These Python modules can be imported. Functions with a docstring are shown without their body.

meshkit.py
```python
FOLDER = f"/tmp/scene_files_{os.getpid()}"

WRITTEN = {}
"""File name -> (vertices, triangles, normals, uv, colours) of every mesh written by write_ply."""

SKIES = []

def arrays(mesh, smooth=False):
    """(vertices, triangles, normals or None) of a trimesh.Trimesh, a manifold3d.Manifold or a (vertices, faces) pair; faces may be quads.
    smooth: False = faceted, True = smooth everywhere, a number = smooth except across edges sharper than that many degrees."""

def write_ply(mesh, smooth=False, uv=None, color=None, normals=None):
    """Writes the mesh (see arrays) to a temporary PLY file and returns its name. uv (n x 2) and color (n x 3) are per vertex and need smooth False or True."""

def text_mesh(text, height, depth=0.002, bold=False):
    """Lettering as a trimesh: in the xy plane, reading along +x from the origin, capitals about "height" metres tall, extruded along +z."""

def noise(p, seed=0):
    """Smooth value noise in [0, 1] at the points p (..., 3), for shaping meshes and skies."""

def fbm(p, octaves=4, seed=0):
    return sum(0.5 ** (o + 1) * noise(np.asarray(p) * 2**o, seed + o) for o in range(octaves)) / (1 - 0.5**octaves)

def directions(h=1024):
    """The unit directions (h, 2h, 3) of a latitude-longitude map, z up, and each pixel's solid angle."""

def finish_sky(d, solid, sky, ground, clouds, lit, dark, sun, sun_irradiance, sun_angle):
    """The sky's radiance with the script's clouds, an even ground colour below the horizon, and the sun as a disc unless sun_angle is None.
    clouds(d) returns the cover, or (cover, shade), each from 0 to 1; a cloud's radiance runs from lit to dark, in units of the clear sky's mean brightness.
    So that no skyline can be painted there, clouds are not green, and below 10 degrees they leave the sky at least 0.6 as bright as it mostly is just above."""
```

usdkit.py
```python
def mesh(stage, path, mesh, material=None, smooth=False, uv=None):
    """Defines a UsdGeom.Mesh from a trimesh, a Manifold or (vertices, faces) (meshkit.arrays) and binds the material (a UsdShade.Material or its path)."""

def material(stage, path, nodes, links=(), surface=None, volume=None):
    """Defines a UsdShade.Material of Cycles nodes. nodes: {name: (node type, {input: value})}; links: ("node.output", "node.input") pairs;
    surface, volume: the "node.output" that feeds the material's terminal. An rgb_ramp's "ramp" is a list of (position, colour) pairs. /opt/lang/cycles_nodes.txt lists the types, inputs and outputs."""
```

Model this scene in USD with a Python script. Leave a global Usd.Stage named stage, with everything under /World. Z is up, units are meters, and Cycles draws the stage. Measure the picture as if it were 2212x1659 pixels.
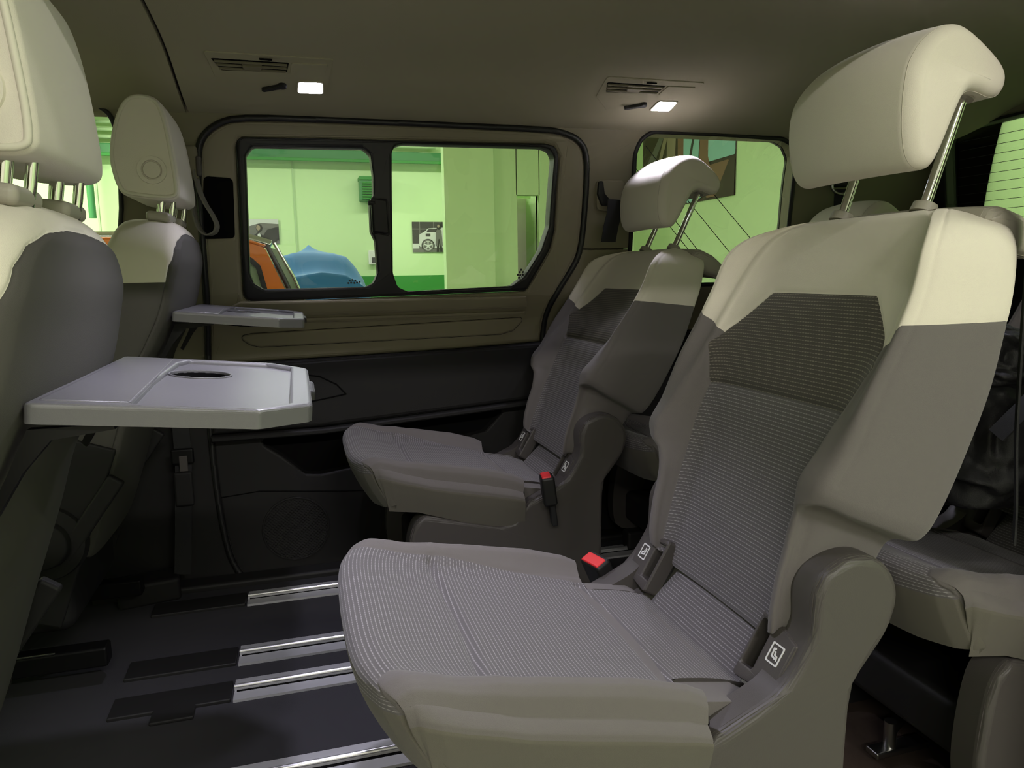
import math, random
import numpy as np, trimesh, manifold3d as m3
import shapely
from shapely.geometry import Polygon, LineString, Point, box as sbox
from shapely.ops import unary_union
from scipy.interpolate import PchipInterpolator
import usdkit, meshkit
from pxr import Usd, UsdGeom, UsdLux, UsdShade, Gf, Sdf, Vt

random.seed(7); np.random.seed(7)
stage = Usd.Stage.CreateInMemory()
UsdGeom.SetStageUpAxis(stage, UsdGeom.Tokens.z); UsdGeom.SetStageMetersPerUnit(stage, 1.0)
UsdGeom.Xform.Define(stage, '/World'); UsdGeom.Scope.Define(stage, '/World/Looks')

# ------------------------------------------------------------------ camera, lights, exposure
EXPOSURE = 0.0
YAW, PITCH, ROLL, FPX = math.radians(16.10), math.radians(8.517), math.radians(-.905), 1588.75
fw = np.array([math.sin(YAW)*math.cos(PITCH), math.cos(YAW)*math.cos(PITCH), -math.sin(PITCH)])
rt = np.array([math.cos(YAW), -math.sin(YAW), 0]); up = np.cross(rt, fw)
r2, u2 = math.cos(ROLL)*rt + math.sin(ROLL)*up, -math.sin(ROLL)*rt + math.cos(ROLL)*up
cam = UsdGeom.Camera.Define(stage, '/World/camera')
cam.AddTransformOp().Set(Gf.Matrix4d(*r2, 0, *u2, 0, *(-fw), 0, 0, 0, .9, 1))
cam.CreateHorizontalApertureAttr(36.0); cam.CreateFocalLengthAttr(36.0*FPX/2212)
cam.CreateClippingRangeAttr((.02, 200)); cam.CreateExposureAttr(EXPOSURE)
CABIN_LENS, CABIN_LAMP = 20.0, 12500.0       # the cabin's LED lenses, and the cone of light they throw
LED = (.83, .80, 1.0)

def rect_light(name, at, size, power, color=(1, 1, 1), rot=(0, 0, 0)):
    l = UsdLux.RectLight.Define(stage, '/World/' + name)
    l.CreateWidthAttr(size[0]); l.CreateHeightAttr(size[1]); l.CreateIntensityAttr(power); l.CreateColorAttr(Gf.Vec3f(*color))
    l.AddTranslateOp().Set(Gf.Vec3d(*at)); l.AddRotateXYZOp().Set(Gf.Vec3f(*rot))
# fluorescent rows under the garage ceiling (all point down)
for i, (x, y, p, c) in enumerate([(-4.6, 11.4, 165, (1, 1, .92)), (.6, 11.4, 36, (1, 1, .92)), (3.0, 3.2, 30, (1, 1, .92)), (-3.2, 5.2, 40, (1, 1, .92)), (-2.4, -4.4, 58, (1, .955, .89)), (1.3, -4.4, 90, (1, .955, .92)), (3.6, -4.4, 24, (1, .97, .92)), (3.4, -0.6, 14, (1, .97, .92)), (2.9, 11.6, 17, (1, 1, .92))]):
    rect_light('garage_tube_light' + ('_%03d' % i if i else ''), (x, y, 3.78), (2.4, .35), p, c)

# ------------------------------------------------------------------ helpers: materials
def rgb(r, g, b):
    f = lambda c: c/12.92 if c <= .04045 else ((c+.055)/1.055)**2.4
    return tuple(f(c/255) for c in (r, g, b))
M = {}
def mat(name, nodes, links, surface='p.BSDF'):
    M[name] = usdkit.material(stage, '/World/Looks/' + name, nodes, links, surface=surface); return M[name]
def simple(name, col, rough=.5, metal=0, spec=.5, **kw):
    mat(name, {'p': ('principled_bsdf', dict(base_color=col, roughness=rough, metallic=metal, specular_ior_level=spec, **kw))}, [])
def grain(name, col, rough=.6, spec=.4, scale=900, dist=.0006, strength=.35, vary=.10, sheen=0, big=25):
    """Fine grained plastic, cloth or paint: colour varied a little by two noises, and a bump of the finer one."""
    a = tuple(c*(1-vary) for c in col); b = tuple(c*(1+vary) for c in col)
    mat(name, {'t': ('texture_coordinate', {}), 'n': ('noise_texture', dict(scale=scale, detail=2)), 'g': ('noise_texture', dict(scale=big, detail=2)),
               'ad': ('math', dict(math_type='multiply_add', value2=.35, value3=.32)), 'mx': ('math', dict(math_type='multiply_add', value2=.65)),
               'r': ('rgb_ramp', dict(ramp=[(.25, a), (.75, b)])),
               'b': ('bump', dict(strength=strength, distance=dist)),
               'p': ('principled_bsdf', dict(roughness=rough, specular_ior_level=spec, sheen_weight=sheen, sheen_roughness=.5))},
        [('t.object', 'n.vector'), ('t.object', 'g.vector'), ('n.fac', 'mx.value1'), ('g.fac', 'ad.value1'), ('ad.value', 'mx.value3'), ('mx.value', 'r.fac'), ('r.color', 'p.base_color'),
         ('n.fac', 'b.height'), ('b.normal', 'p.normal')])
class G:
    """A small builder for node graphs of maths."""
    def __init__(s): s.n, s.l, s.k = {}, [], 0
    def add(s, kind, **kw):
        s.k += 1; nm = 'x%d' % s.k; vals = {}
        for k, v in kw.items():
            if isinstance(v, str) and '.' in v: s.l.append((v, nm + '.' + k))
            else: vals[k] = v
        s.n[nm] = (kind, vals); return nm
    def m(s, op, a, b=0., c=0.): return s.add('math', math_type=op, value1=a, value2=b, value3=c) + '.value'
def ribbed(name, base, thread, period, dash=.0062, rough=.9):
    """Woven ribs: a dashed light thread on every rib; uv is in metres (across, along)."""
    g = G(); uv = g.add('uvmap', attribute='st'); s = g.add('separate_xyz', vector=uv + '.UV')
    w = g.m('divide', s + '.y', period); fr = g.m('fract' if 0 else 'fraction', w); row = g.m('floor', w)
    tri = g.m('absolute', g.m('subtract', fr, .5))                      # 0 at the rib's middle, .5 in the gap
    line = g.add('map_range', range_type='smoothstep', value=tri, from_min=.08, from_max=.16, to_min=1., to_max=0., clamp=True) + '.result'
    ph = g.m('multiply', row, .37)
    d = g.m('fraction', g.m('add', g.m('divide', s + '.x', dash), ph))
    dm = g.add('map_range', range_type='smoothstep', value=g.m('absolute', g.m('subtract', d, .5)), from_min=.20, from_max=.40, to_min=1., to_max=.28, clamp=True) + '.result'
    tc = g.add('texture_coordinate'); nz = g.add('noise_texture', scale=700., detail=1., vector=tc + '.object')
    n2 = g.m('multiply_add', nz + '.fac', .9, .45)
    fac = g.m('multiply', g.m('multiply', line, dm), n2)
    c = g.add('mix_color', fac=fac, a=base, b=thread)
    hgt = g.m('subtract', .5, tri)
    b = g.add('bump', height=hgt, strength=.5, distance=.0012)
    p = g.add('principled_bsdf', base_color=c + '.result', roughness=rough, specular_ior_level=.2, sheen_weight=.15, normal=b + '.normal')
    M[name] = usdkit.material(stage, '/World/Looks/' + name, g.n, g.l, surface=p + '.BSDF')

grain('fabric_beige', (.64, .595, .51), .85, .25, 1100, .0006, .35, .10, .15)
grain('fabric_grey', (.118, .107, .104), .88, .25, 1300, .0006, .4, .14, .15)
grain('fabric_skirt', (.102, .094, .076), .88, .25, 1300, .0006, .4, .14, .15)
ribbed('fabric_rib', (.112, .104, .106), (.29, .275, .28), .0060)
ribbed('fabric_rib_shaded', (.078, .070, .062), (.24, .215, .18), .0061)  # same cloth as the lower insert, colour darkened for shade on the upper back
grain('plastic_shield', (.066, .059, .055), .48, .45, 700, .0004, .3, .08)
grain('plastic_beige', (.34, .315, .265), .45, .4, 700, .0003, .25, .06)
grain('plastic_tray', (.115, .113, .118), .36, .5, 900, .0003, .25, .06)
grain('plastic_dark', (.015, .0145, .0145), .55, .35, 800, .0004, .35, .12)
grain('plastic_door', (.012, .0115, .0115), .62, .28, 600, .0005, .4, .12)
grain('trim_beige', (.20, .180, .120), .6, .35, 700, .0004, .3, .06)
grain('trim_light', (.235, .210, .145), .6, .35, 700, .0004, .3, .06)
grain('headliner', (.36, .335, .24), .95, .15, 900, .0006, .4, .08)
grain('carpet', (.034, .033, .037), .95, .2, 900, .0010, .5, .35)
grain('carpet_brown', (.045, .032, .025), .95, .2, 900, .0010, .5, .35)
simple('aluminium', (.58, .58, .60), .42, .35)
simple('aluminium_bright', (.82, .82, .84), .28, .8)
simple('chrome', (.75, .75, .74), .09, 1)
simple('steel', (.45, .45, .44), .3, 1)
simple('black', (.008, .008, .008), .5)
simple('black_gloss', (.006, .006, .006), .40, 0, .25)
simple('void', (.003, .003, .003), .9, 0, .1)
simple('rubber', (.012, .012, .012), .42)
grain('webbing', (.014, .014, .015), .7, .35, 1500, .0006, .5, .15)
grain('strap_grey', (.17, .16, .135), .7, .3, 1200, .0005, .4, .1)
grain('bag_black', (.010, .010, .011), .55, .4, 600, .0008, .5, .2)
grain('panel_front', (.062, .058, .052), .8, .3, 1300, .0005, .4, .12)
grain('stitch', (.48, .445, .37), .9, .2, 900, .0003, .2, .05)
simple('red', (.72, .035, .04), .35)
simple('white_print', (.72, .72, .70), .6)
simple('grey_print', (.05, .05, .05), .6)
mat('lens', {'p': ('principled_bsdf', dict(base_color=(.8, .8, .8), emission_color=LED, emission_strength=CABIN_LENS))}, [])
for gname, gcol in (('glass', (.93, .985, .88)), ('glass_tinted', (.66, .70, .63))):
    mat(gname, {'t': ('transparent_bsdf', dict(color=gcol)), 'g': ('glossy_bsdf', dict(color=(1, 1, 1), roughness=0.0)), 'f': ('fresnel', dict(IOR=1.5)), 'm': ('mix_closure', {})},
        [('f.fac', 'm.fac'), ('t.BSDF', 'm.closure1'), ('g.BSDF', 'm.closure2')], surface='m.closure')
grain('wall_green', (.61, .80, .44), .8, .2, 40, .002, .15, .03, 0, 1.2)
grain('wall_cream', (.66, .64, .54), .8, .2, 40, .002, .15, .03, 0, 1.2)
grain('wall_shade', (.46, .62, .35), .8, .2, 40, .002, .15, .03, 0, 1.2)
grain('band_green', (.045, .25, .045), .6, .3, 40, .002, .15, .06, 0, 2)
grain('pipe_green', (.05, .22, .07), .5, .4, 40, .002, .15, .06, 0, 2)
grain('garage_floor', (.30, .29, .26), .6, .4, 30, .002, .3, .12, 0, 2)
grain('garage_ceiling', (.66, .66, .58), .8, .2, 40, .002, .2, .05, 0, 2)
grain('cover_blue', (.055, .22, .50), .75, .3, 300, .001, .3, .06, .3, 3)
simple('car_orange', (.80, .20, .02), .25, 0, .5, coat_weight=.6)
simple('car_glass', (.35, .44, .30), .08, 0, .8)
simple('car_black', (.012, .012, .012), .35)

# ------------------------------------------------------------------ helpers: prims
_count = {}
def numbered(parent, name):
    k = (parent, name); i = _count.get(k, 0); _count[k] = i+1
    return parent + '/' + (name if i == 0 else '%s_%03d' % (name, i))
def tag(path, label=None, cat=None, group=None, kind=None):
    p = stage.GetPrimAtPath(path)
    for k, v in (('label', label), ('category', cat), ('group', group), ('kind', kind)):
        if v: p.SetCustomDataByKey(k, v)
    return path
def thing(name, label, cat, group=None, kind=None, loc=None):
    path = numbered('/World', name); x = UsdGeom.Xform.Define(stage, path)
    if loc is not None: x.AddTranslateOp().Set(Gf.Vec3d(*map(float, loc)))
    return tag(path, label, cat, group, kind)
def struct(name, label=None, cat=None):
    path = numbered('/World', name); UsdGeom.Xform.Define(stage, path); return tag(path, label, cat, None, 'structure')
def obj(parent, name, mesh, material, smooth=35, uv=None, normals=None, label=None, kind=None):
    path = numbered(parent, name)
    if normals is None: usdkit.mesh(stage, path, mesh, M[material], smooth=smooth, uv=uv)
    else:
        m = usdkit.mesh(stage, path, mesh, M[material], smooth=False, uv=uv)
        m.CreateNormalsAttr(Vt.Vec3fArray.FromNumpy(np.asarray(normals, np.float32))); m.SetNormalsInterpolation('vertex')
    return tag(path, label, None, None, kind)
def top(name, mesh, material, label, cat, smooth=35, group=None, kind=None):
    return tag(obj('/World', name, mesh, material, smooth), label, cat, group, kind)
def copy_of(src, name, label, cat, loc, group=None):
    path = numbered('/World', name); x = UsdGeom.Xform.Define(stage, path); x.AddTranslateOp().Set(Gf.Vec3d(*map(float, loc)))
    p = x.GetPrim(); p.GetReferences().AddInternalReference(Sdf.Path(src)); p.SetInstanceable(True)
    return tag(path, label, cat, group)

# ------------------------------------------------------------------ helpers: meshes
def TM(v, f): return trimesh.Trimesh(np.asarray(v, float), np.asarray(f, int), process=False)
def cat(*ms): return trimesh.util.concatenate([TM(*meshkit.arrays(m)[:2]) for m in ms])
def polys(p): return [g for g in getattr(p, 'geoms', [p]) if g.area > 1e-9]
def _tri(poly):
    vs, fs, o = [], [], 0
    for g in polys(poly):
        v, f = trimesh.creation.triangulate_polygon(g, engine='earcut'); vs.append(v); fs.append(np.asarray(f)+o); o += len(v)
    return np.vstack(vs), np.vstack(fs)
def bevel_extrude(poly, t, b=.004, steps=2, back=True):
    """Extrudes a polygon by t in +z with a rounded upper edge of radius b. Base at z=0."""
    poly = poly.buffer(0); parts = []
    rings = [poly]
    hs = [t-b]
    for k in range(1, steps+1):
        a = k/steps*math.pi/2; rings.append(poly.buffer(-b*(1-math.cos(a)), join_style=1, quad_segs=4)); hs.append(t-b+b*math.sin(a))
    def put(p2, zf):
        if not polys(p2): return
        v, f = _tri(p2); z = zf(v); w = np.column_stack([v, z]); 
        n = np.cross(w[f[:, 1]]-w[f[:, 0]], w[f[:, 2]]-w[f[:, 0]])[:, 2]; f = np.where((n < 0)[:, None], f[:, ::-1], f); parts.append(TM(w, f))
    for A, B, ha, hb in zip(rings, rings[1:], hs, hs[1:]):
        ring = A.difference(B)
        if not polys(ring): continue
        bd = A.boundary
        put(ring, lambda v: np.where(shapely.distance(bd, shapely.points(v)) < 1e-6, ha, hb))
    put(rings[-1], lambda v: np.full(len(v), hs[-1]))
    if back:
        v, f = _tri(poly); n = np.cross(v[f[:, 1]]-v[f[:, 0]], v[f[:, 2]]-v[f[:, 0]]); f = np.where((n > 0)[:, None], f[:, ::-1], f); parts.append(TM(np.column_stack([v, 0*v[:, 0]]), f))
    for g in polys(poly):
        for r in [g.exterior, *g.interiors]:
            c = np.array(r.coords); 
            if not shapely.is_ccw(r) == (r is g.exterior): c = c[::-1]
            n = len(c)-1; lo = np.column_stack([c[:-1], np.zeros(n)]); hi = np.column_stack([c[:-1], np.full(n, t-b)]); i = np.arange(n); j = (i+1) % n
            parts.append(TM(np.vstack([lo, hi]), np.vstack([np.column_stack([i, j, j+n]), np.column_stack([i, j+n, i+n])])))
    m = trimesh.util.concatenate(parts); m.merge_vertices(digits_vertex=6); return m
def xform(m, fn, flip=False):
    v = fn(np.array(m.vertices, float)); f = np.array(m.faces); return TM(v, f[:, ::-1] if flip else f)
def fine(m, e):
    """Splits every edge longer than e in two, again and again, without cracks."""
    v, f = np.array(m.vertices, float), np.array(m.faces)
    for _ in range(9):
        E = np.sort(np.stack([f, np.roll(f, -1, 1)], 2), 2); L = np.linalg.norm(v[E[..., 0]]-v[E[..., 1]], axis=2)      # edge k runs from corner k to k+1
        if not (L > e).any(): break
        key = E[..., 0].astype(np.int64)*len(v)+E[..., 1]; lk, inv = np.unique(key[L > e], return_inverse=True)
        mid = np.full(f.shape, -1); mid[L > e] = len(v)+inv.ravel(); v2 = (v[lk//len(v)]+v[lk % len(v)])/2; out = []
        for bits in range(8):
            s = (mid[:, 0] >= 0)*1+(mid[:, 1] >= 0)*2+(mid[:, 2] >= 0)*4 == bits; a, b, c = f[s].T; p, q, r = mid[s].T
            T = {0: [(a, b, c)], 1: [(a, p, c), (p, b, c)], 2: [(b, q, a), (q, c, a)], 4: [(c, r, b), (r, a, b)], 3: [(p, b, q), (a, p, q), (a, q, c)], 6: [(q, c, r), (b, q, r), (b, r, a)], 5: [(r, a, p), (c, r, p), (c, p, b)], 7: [(a, p, r), (p, b, q), (r, q, c), (p, q, r)]}[bits]
            out += [np.column_stack(t) for t in T]
        f = np.vstack(out); v = np.vstack([v, v2])
    return TM(v, f)
def round_poly(pts, r, q=6):
    p = Polygon(pts).buffer(0); return p.buffer(-r, join_style=1, quad_segs=q).buffer(2*r, join_style=1, quad_segs=q).buffer(-r, join_style=1, quad_segs=q)
def rbox(sx, sy, sz, r=.006, q=6):
    """A box with rounded edges, centred."""
    r = min(r, sx/2.01, sy/2.01, sz/2.01); s = m3.Manifold.sphere(r, q*4 if q > 2 else 8)
    return m3.Manifold.batch_hull([s.translate((i*(sx/2-r), j*(sy/2-r), k*(sz/2-r))) for i in (-1, 1) for j in (-1, 1) for k in (-1, 1)])
def tmf(man): return TM(*meshkit.arrays(man)[:2])
def moved(m, at=(0, 0, 0), rx=0, ry=0, rz=0):
    m = tmf(m) if hasattr(m, 'to_mesh') else m.copy()
    R = trimesh.transformations.euler_matrix(rx, ry, rz); R[:3, 3] = at; m.apply_transform(R); return m
def tube(pts, r, n=12, closed=False):
    p = np.array(pts, float); k = len(p); r = np.broadcast_to(r, k)
    if closed: t = np.roll(p, -1, 0)-np.roll(p, 1, 0)
    else: t = np.gradient(p, axis=0)
    t /= np.linalg.norm(t, axis=1, keepdims=True)
    ref = np.array([0, 0, 1.]) if abs(t[0, 2]) < .9 else np.array([1., 0, 0])
    a = np.cross(t[0], ref); a /= np.linalg.norm(a); v = []
    for i in range(k):
        a = a-t[i]*(a@t[i]); a /= np.linalg.norm(a); b = np.cross(t[i], a); an = np.linspace(0, 2*np.pi, n, endpoint=False)
        v.append(p[i]+r[i]*(np.cos(an)[:, None]*a+np.sin(an)[:, None]*b))
    v = np.array(v); f = []
    idx = np.arange(n); j = (idx+1) % n
    for i in range(k if closed else k-1):
        o, q = i*n, ((i+1) % k)*n; f += [np.column_stack([o+idx, o+j, q+j]), np.column_stack([o+idx, q+j, q+idx])]
    v = v.reshape(-1, 3)
    if not closed:
        v = np.vstack([v, p[0], p[-1]]); f += [np.column_stack([j, idx, np.full(n, k*n)]), np.column_stack([(k-1)*n+idx, (k-1)*n+j, np.full(n, k*n+1)])]
    return TM(v, np.vstack(f))
def lathe(prof, n=40):
    """Profile (r, z) revolved about z."""
    return trimesh.creation.revolve(np.array(prof, float), sections=n)
def ribbon(pts, width_dir, w, th):
    """A flat strap swept along pts; width_dir one vector or one per point."""
    p = np.array(pts, float); k = len(p); t = np.gradient(p, axis=0); t /= np.linalg.norm(t, axis=1, keepdims=True)
    wd = np.broadcast_to(np.array(width_dir, float), (k, 3)); wd = wd-t*(wd*t).sum(1, keepdims=True); wd /= np.linalg.norm(wd, axis=1, keepdims=True); nn = np.cross(t, wd)
    w = np.broadcast_to(w, k)[:, None]
    c = np.stack([p+wd*w/2+nn*th/2, p-wd*w/2+nn*th/2, p-wd*w/2-nn*th/2, p+wd*w/2-nn*th/2], 1).reshape(-1, 3); f = []
    for i in range(k-1):
        for a in range(4):
            b = (a+1) % 4; f += [[i*4+a, i*4+b, i*4+4+b], [i*4+a, i*4+4+b, i*4+4+a]]
    e = (k-1)*4; f += [[0, 2, 1], [0, 3, 2], [e, e+1, e+2], [e, e+2, e+3]]
    m = TM(c, f); m.fix_normals(); return m
def spline(pts, n=40):
    p = np.array(pts, float); d = np.r_[0, np.cumsum(np.linalg.norm(np.diff(p, axis=0), axis=1))]
    return PchipInterpolator(d, p)(np.linspace(0, d[-1], n))
def vnormals(v, f):
    n = np.zeros_like(v); c = np.cross(v[f[:, 1]]-v[f[:, 0]], v[f[:, 2]]-v[f[:, 0]])
    for k in range(3): np.add.at(n, f[:, k], c)
    return n/np.maximum(np.linalg.norm(n, axis=1, keepdims=True), 1e-12)
def cut(v, f, A, val):
    """Splits a surface along val = 0 into (val > 0, val <= 0); A (attributes per vertex) is carried along. Returns two (v, f, A)."""
    val = np.where(np.abs(val) < 1e-7, 1e-7, val); pos = val > 0; k = pos[f].sum(1)
    V, At, extra = [v], [A], {}
    n0 = len(v); nv, na = [], []
    def mid(a, b):
        key = (min(a, b), max(a, b))
        if key not in extra:
            t = val[a]/(val[a]-val[b]); extra[key] = n0+len(nv); nv.append(v[a]+t*(v[b]-v[a])); na.append(A[a]+t*(A[b]-A[a]))
        return extra[key]
    P, N = [f[k == 3]], [f[k == 0]]
    pp, nn = [], []
    for tri in f[(k > 0) & (k < 3)]:
        s = pos[tri]; one = s.sum() == 1; i = int(np.argmax(s == one)); a, b, c = tri[i], tri[(i+1) % 3], tri[(i+2) % 3]
        ab, ac = mid(a, b), mid(a, c); (pp if one else nn).append([a, ab, ac]); (nn if one else pp).extend([[ab, b, c], [ab, c, ac]])
    vv = np.vstack([v, *( [np.array(nv)] if nv else [])]); aa = np.vstack([A, *([np.array(na)] if na else [])])
    out = []
    for base, add in ((P, pp), (N, nn)):
        ff = np.vstack([base[0], *([np.array(add)] if add else [])]).astype(int)
        if not len(ff): out.append((np.zeros((0, 3)), ff, np.zeros((0, A.shape[1])))); continue
        u, inv = np.unique(ff, return_inverse=True); out.append((vv[u], inv.reshape(-1, 3), aa[u]))
    return out
def grid_faces(m, n, closed):
    i, j = np.meshgrid(np.arange(m-1), np.arange(n if closed else n-1), indexing='ij'); a = i*n+j; b = i*n+(j+1) % n
    a, b = a.ravel(), b.ravel(); return np.vstack([np.column_stack([a, b, b+n]), np.column_stack([a, b+n, a+n])])
def bs_closed(c, n):
    """Periodic quadratic B-spline through a control loop c (.., K, d), n samples in all."""
    K = c.shape[-2]; s = np.arange(n)*K/n; i = np.floor(s).astype(int); u = (s-i)[:, None]
    a, b, d = c[..., (i-1) % K, :], c[..., i % K, :], c[..., (i+1) % K, :]
    return .5*((1-u)**2*a+(-2*u*u+2*u+1)*b+u*u*d)
def pch(rows, m):
    """Interpolates control rows (R, K, d) to m rows along their mean chord."""
    R = np.array(rows, float); d = np.r_[0, np.cumsum(np.linalg.norm(np.diff(R, axis=0), axis=2).mean(1))]
    return PchipInterpolator(d, R, axis=0)(np.linspace(0, d[-1], m)), d/d[-1]
def lerp(x, xs, ys): return np.interp(x, xs, ys)
def sstep(x, a, b): t = np.clip((x-a)/(b-a), 0, 1); return t*t*(3-2*t)
def piece(parent, name, part, material, uvcols=None, label=None):
    v, f, A = part
    if len(f) == 0: return
    cc = trimesh.graph.connected_component_labels(np.vstack([f[:, :2], f[:, 1:]]), node_count=len(v))
    for c in np.unique(cc):
        k = np.nonzero(cc == c)[0]; ff = f[cc[f[:, 0]] == c]
        if len(ff) < 12: continue
        obj(parent, name, (v[k], np.searchsorted(k, ff)), material, normals=A[k, :3], uv=None if uvcols is None else A[k][:, uvcols], label=label)
# ------------------------------------------------------------------ the van: its shell (x to the rear, y across and away, z up; floor at 0)
YC = 1.465                                                            # the van's middle line
WZ = [-.3, -.1, .3, .66, .75, .84, 1.27, 1.31, 1.45]; WY = [2.26, 2.27, 2.28, 2.27, 2.25, 2.2, 2.12, 2.10, 2.0]
CY = [1.465, 1.70, 1.80, 1.93, 2.03, 2.10, 2.2]; CZ = [1.405, 1.396, 1.384, 1.352, 1.328, 1.318, 1.310]
wall_y = PchipInterpolator(WZ, WY); ceil_z = PchipInterpolator(CY, CZ)
def on_wall(poly, t, off, b=.004, e=.06, near=False, steps=2):
    """A panel cut out in (x, z), t thick, its outer face `off` inside the wall's inner surface, bent to the wall."""
    m = bevel_extrude(poly, t, b, steps, back=False); m = fine(m, e)
    if near: return xform(m, lambda v: np.column_stack([v[:, 0], 2*YC-(wall_y(v[:, 1])-off+t-v[:, 2]), v[:, 1]]), flip=False)
    return xform(m, lambda v: np.column_stack([v[:, 0], wall_y(v[:, 1])-off+t-v[:, 2], v[:, 1]]), flip=True)
def wall_line(pts, off): return [(x, float(wall_y(z))-off, z) for x, z in pts]

DOOR = [(-.262, .50), (-.25, .70), (-.232, .852), (-.231, 1.121), (-.223, 1.224), (-.208, 1.264), (-.166, 1.294), (-.114, 1.307), (.096, 1.31), (.708, 1.308), (.773, 1.302), (.827, 1.285), (.854, 1.248), (.86, 1.162),
        (.857, 1.054), (.849, .956), (.817, .90), (.77, .821), (.754, .754), (.753, .60), (.745, .2), (.735, .03), (.70, -.04), (-.15, -.034), (-.186, -.014), (-.222, .035), (-.243, .117), (-.258, .29)]
FRAME = [(-.13, 1.25), (-.118, 1.265), (.095, 1.268), (.478, 1.271), (.727, 1.274), (.757, 1.267), (.769, 1.233), (.764, 1.026), (.752, .971), (.683, .848), (.275, .84), (-.127, .834), (-.142, .85)]
PANE1 = [(-.109, 1.222), (-.09, 1.244), (.199, 1.248), (.217, 1.231), (.223, 1.176), (.222, 1.121), (.211, 1.108), (.212, 1.026), (.224, 1.0), (.229, .908), (.215, .879), (.194, .869), (-.088, .868), (-.113, .885), (-.121, .913)]
PANE2 = [(.276, 1.238), (.284, 1.256), (.304, 1.262), (.713, 1.265), (.742, 1.258), (.754, 1.236), (.747, 1.04), (.722, .966), (.673, .890), (.637, .863), (.316, .853), (.286, .867), (.273, .908)]
FWIN = [(-.5, 1.326), (-.442, 1.326), (-.418, 1.305), (-.411, 1.27), (-.411, 1.219), (-.423, 1.084), (-.440, .98), (-.46, .86), (-1.25, .86), (-.98, 1.22), (-.9, 1.30)]
RWIN = [(1.023, .90), (1.023, .984), (1.015, 1.259), (1.027, 1.297), (1.059, 1.318), (1.296, 1.318), (1.517, 1.313), (1.561, 1.298), (1.592, 1.265), (1.60, 1.057), (1.60, .88), (1.58, .855), (1.05, .855)]
P = lambda pts: Polygon(pts).buffer(0)
def chaikin(p, k=3):
    p = np.array(p, float)
    for _ in range(k): q = np.roll(p, -1, 0); p = np.stack([.75*p+.25*q, .25*p+.75*q], 1).reshape(-1, 2)
    return p
door_p, frame_p, fwin_p, rwin_p = Polygon(chaikin(DOOR)).simplify(.0006), round_poly(FRAME, .02), round_poly(FWIN, .03), round_poly(RWIN, .03)
beige_line = [(-1.5, .65), (-.218, .655), (.068, .66), (.495, .67), (.749, .681), (2.4, .70)]
above = P(beige_line+[(2.4, 1.6), (-1.5, 1.6)]); below = P([(-1.5, -.3)]+beige_line+[(2.4, -.3)])

# far cabin wall: pillars and quarter panel around the sliding door
wall = struct('wall_right', 'far cabin wall with olive beige pillar trims around the sliding door', 'wall')
shell = sbox(-1.35, -.12, 2.22, 1.40).difference(door_p.buffer(.006)).difference(fwin_p).difference(rwin_p)
for name, r, m in (('pillar_trim', sbox(-.60, .939, .3, 1.36), 'trim_beige'), ('pillar_trim', sbox(-.60, .62, .3, .936), 'trim_beige'), ('pillar_lower', sbox(-1.35, -.12, .3, .617), 'plastic_door'),
                   ('front_pillar', sbox(-1.35, .62, -.603, 1.36), 'trim_beige'), ('quarter_upper', sbox(.303, .974, 2.22, 1.36), 'trim_beige'), ('quarter_middle', sbox(.303, .70, 2.22, .971), 'trim_beige'), ('quarter_lower', sbox(.303, -.12, 2.22, .697), 'plastic_door')):
    for g in polys(shell.intersection(r)):
        obj(wall, name, on_wall(g, .05, 0, .004), m)
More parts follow.
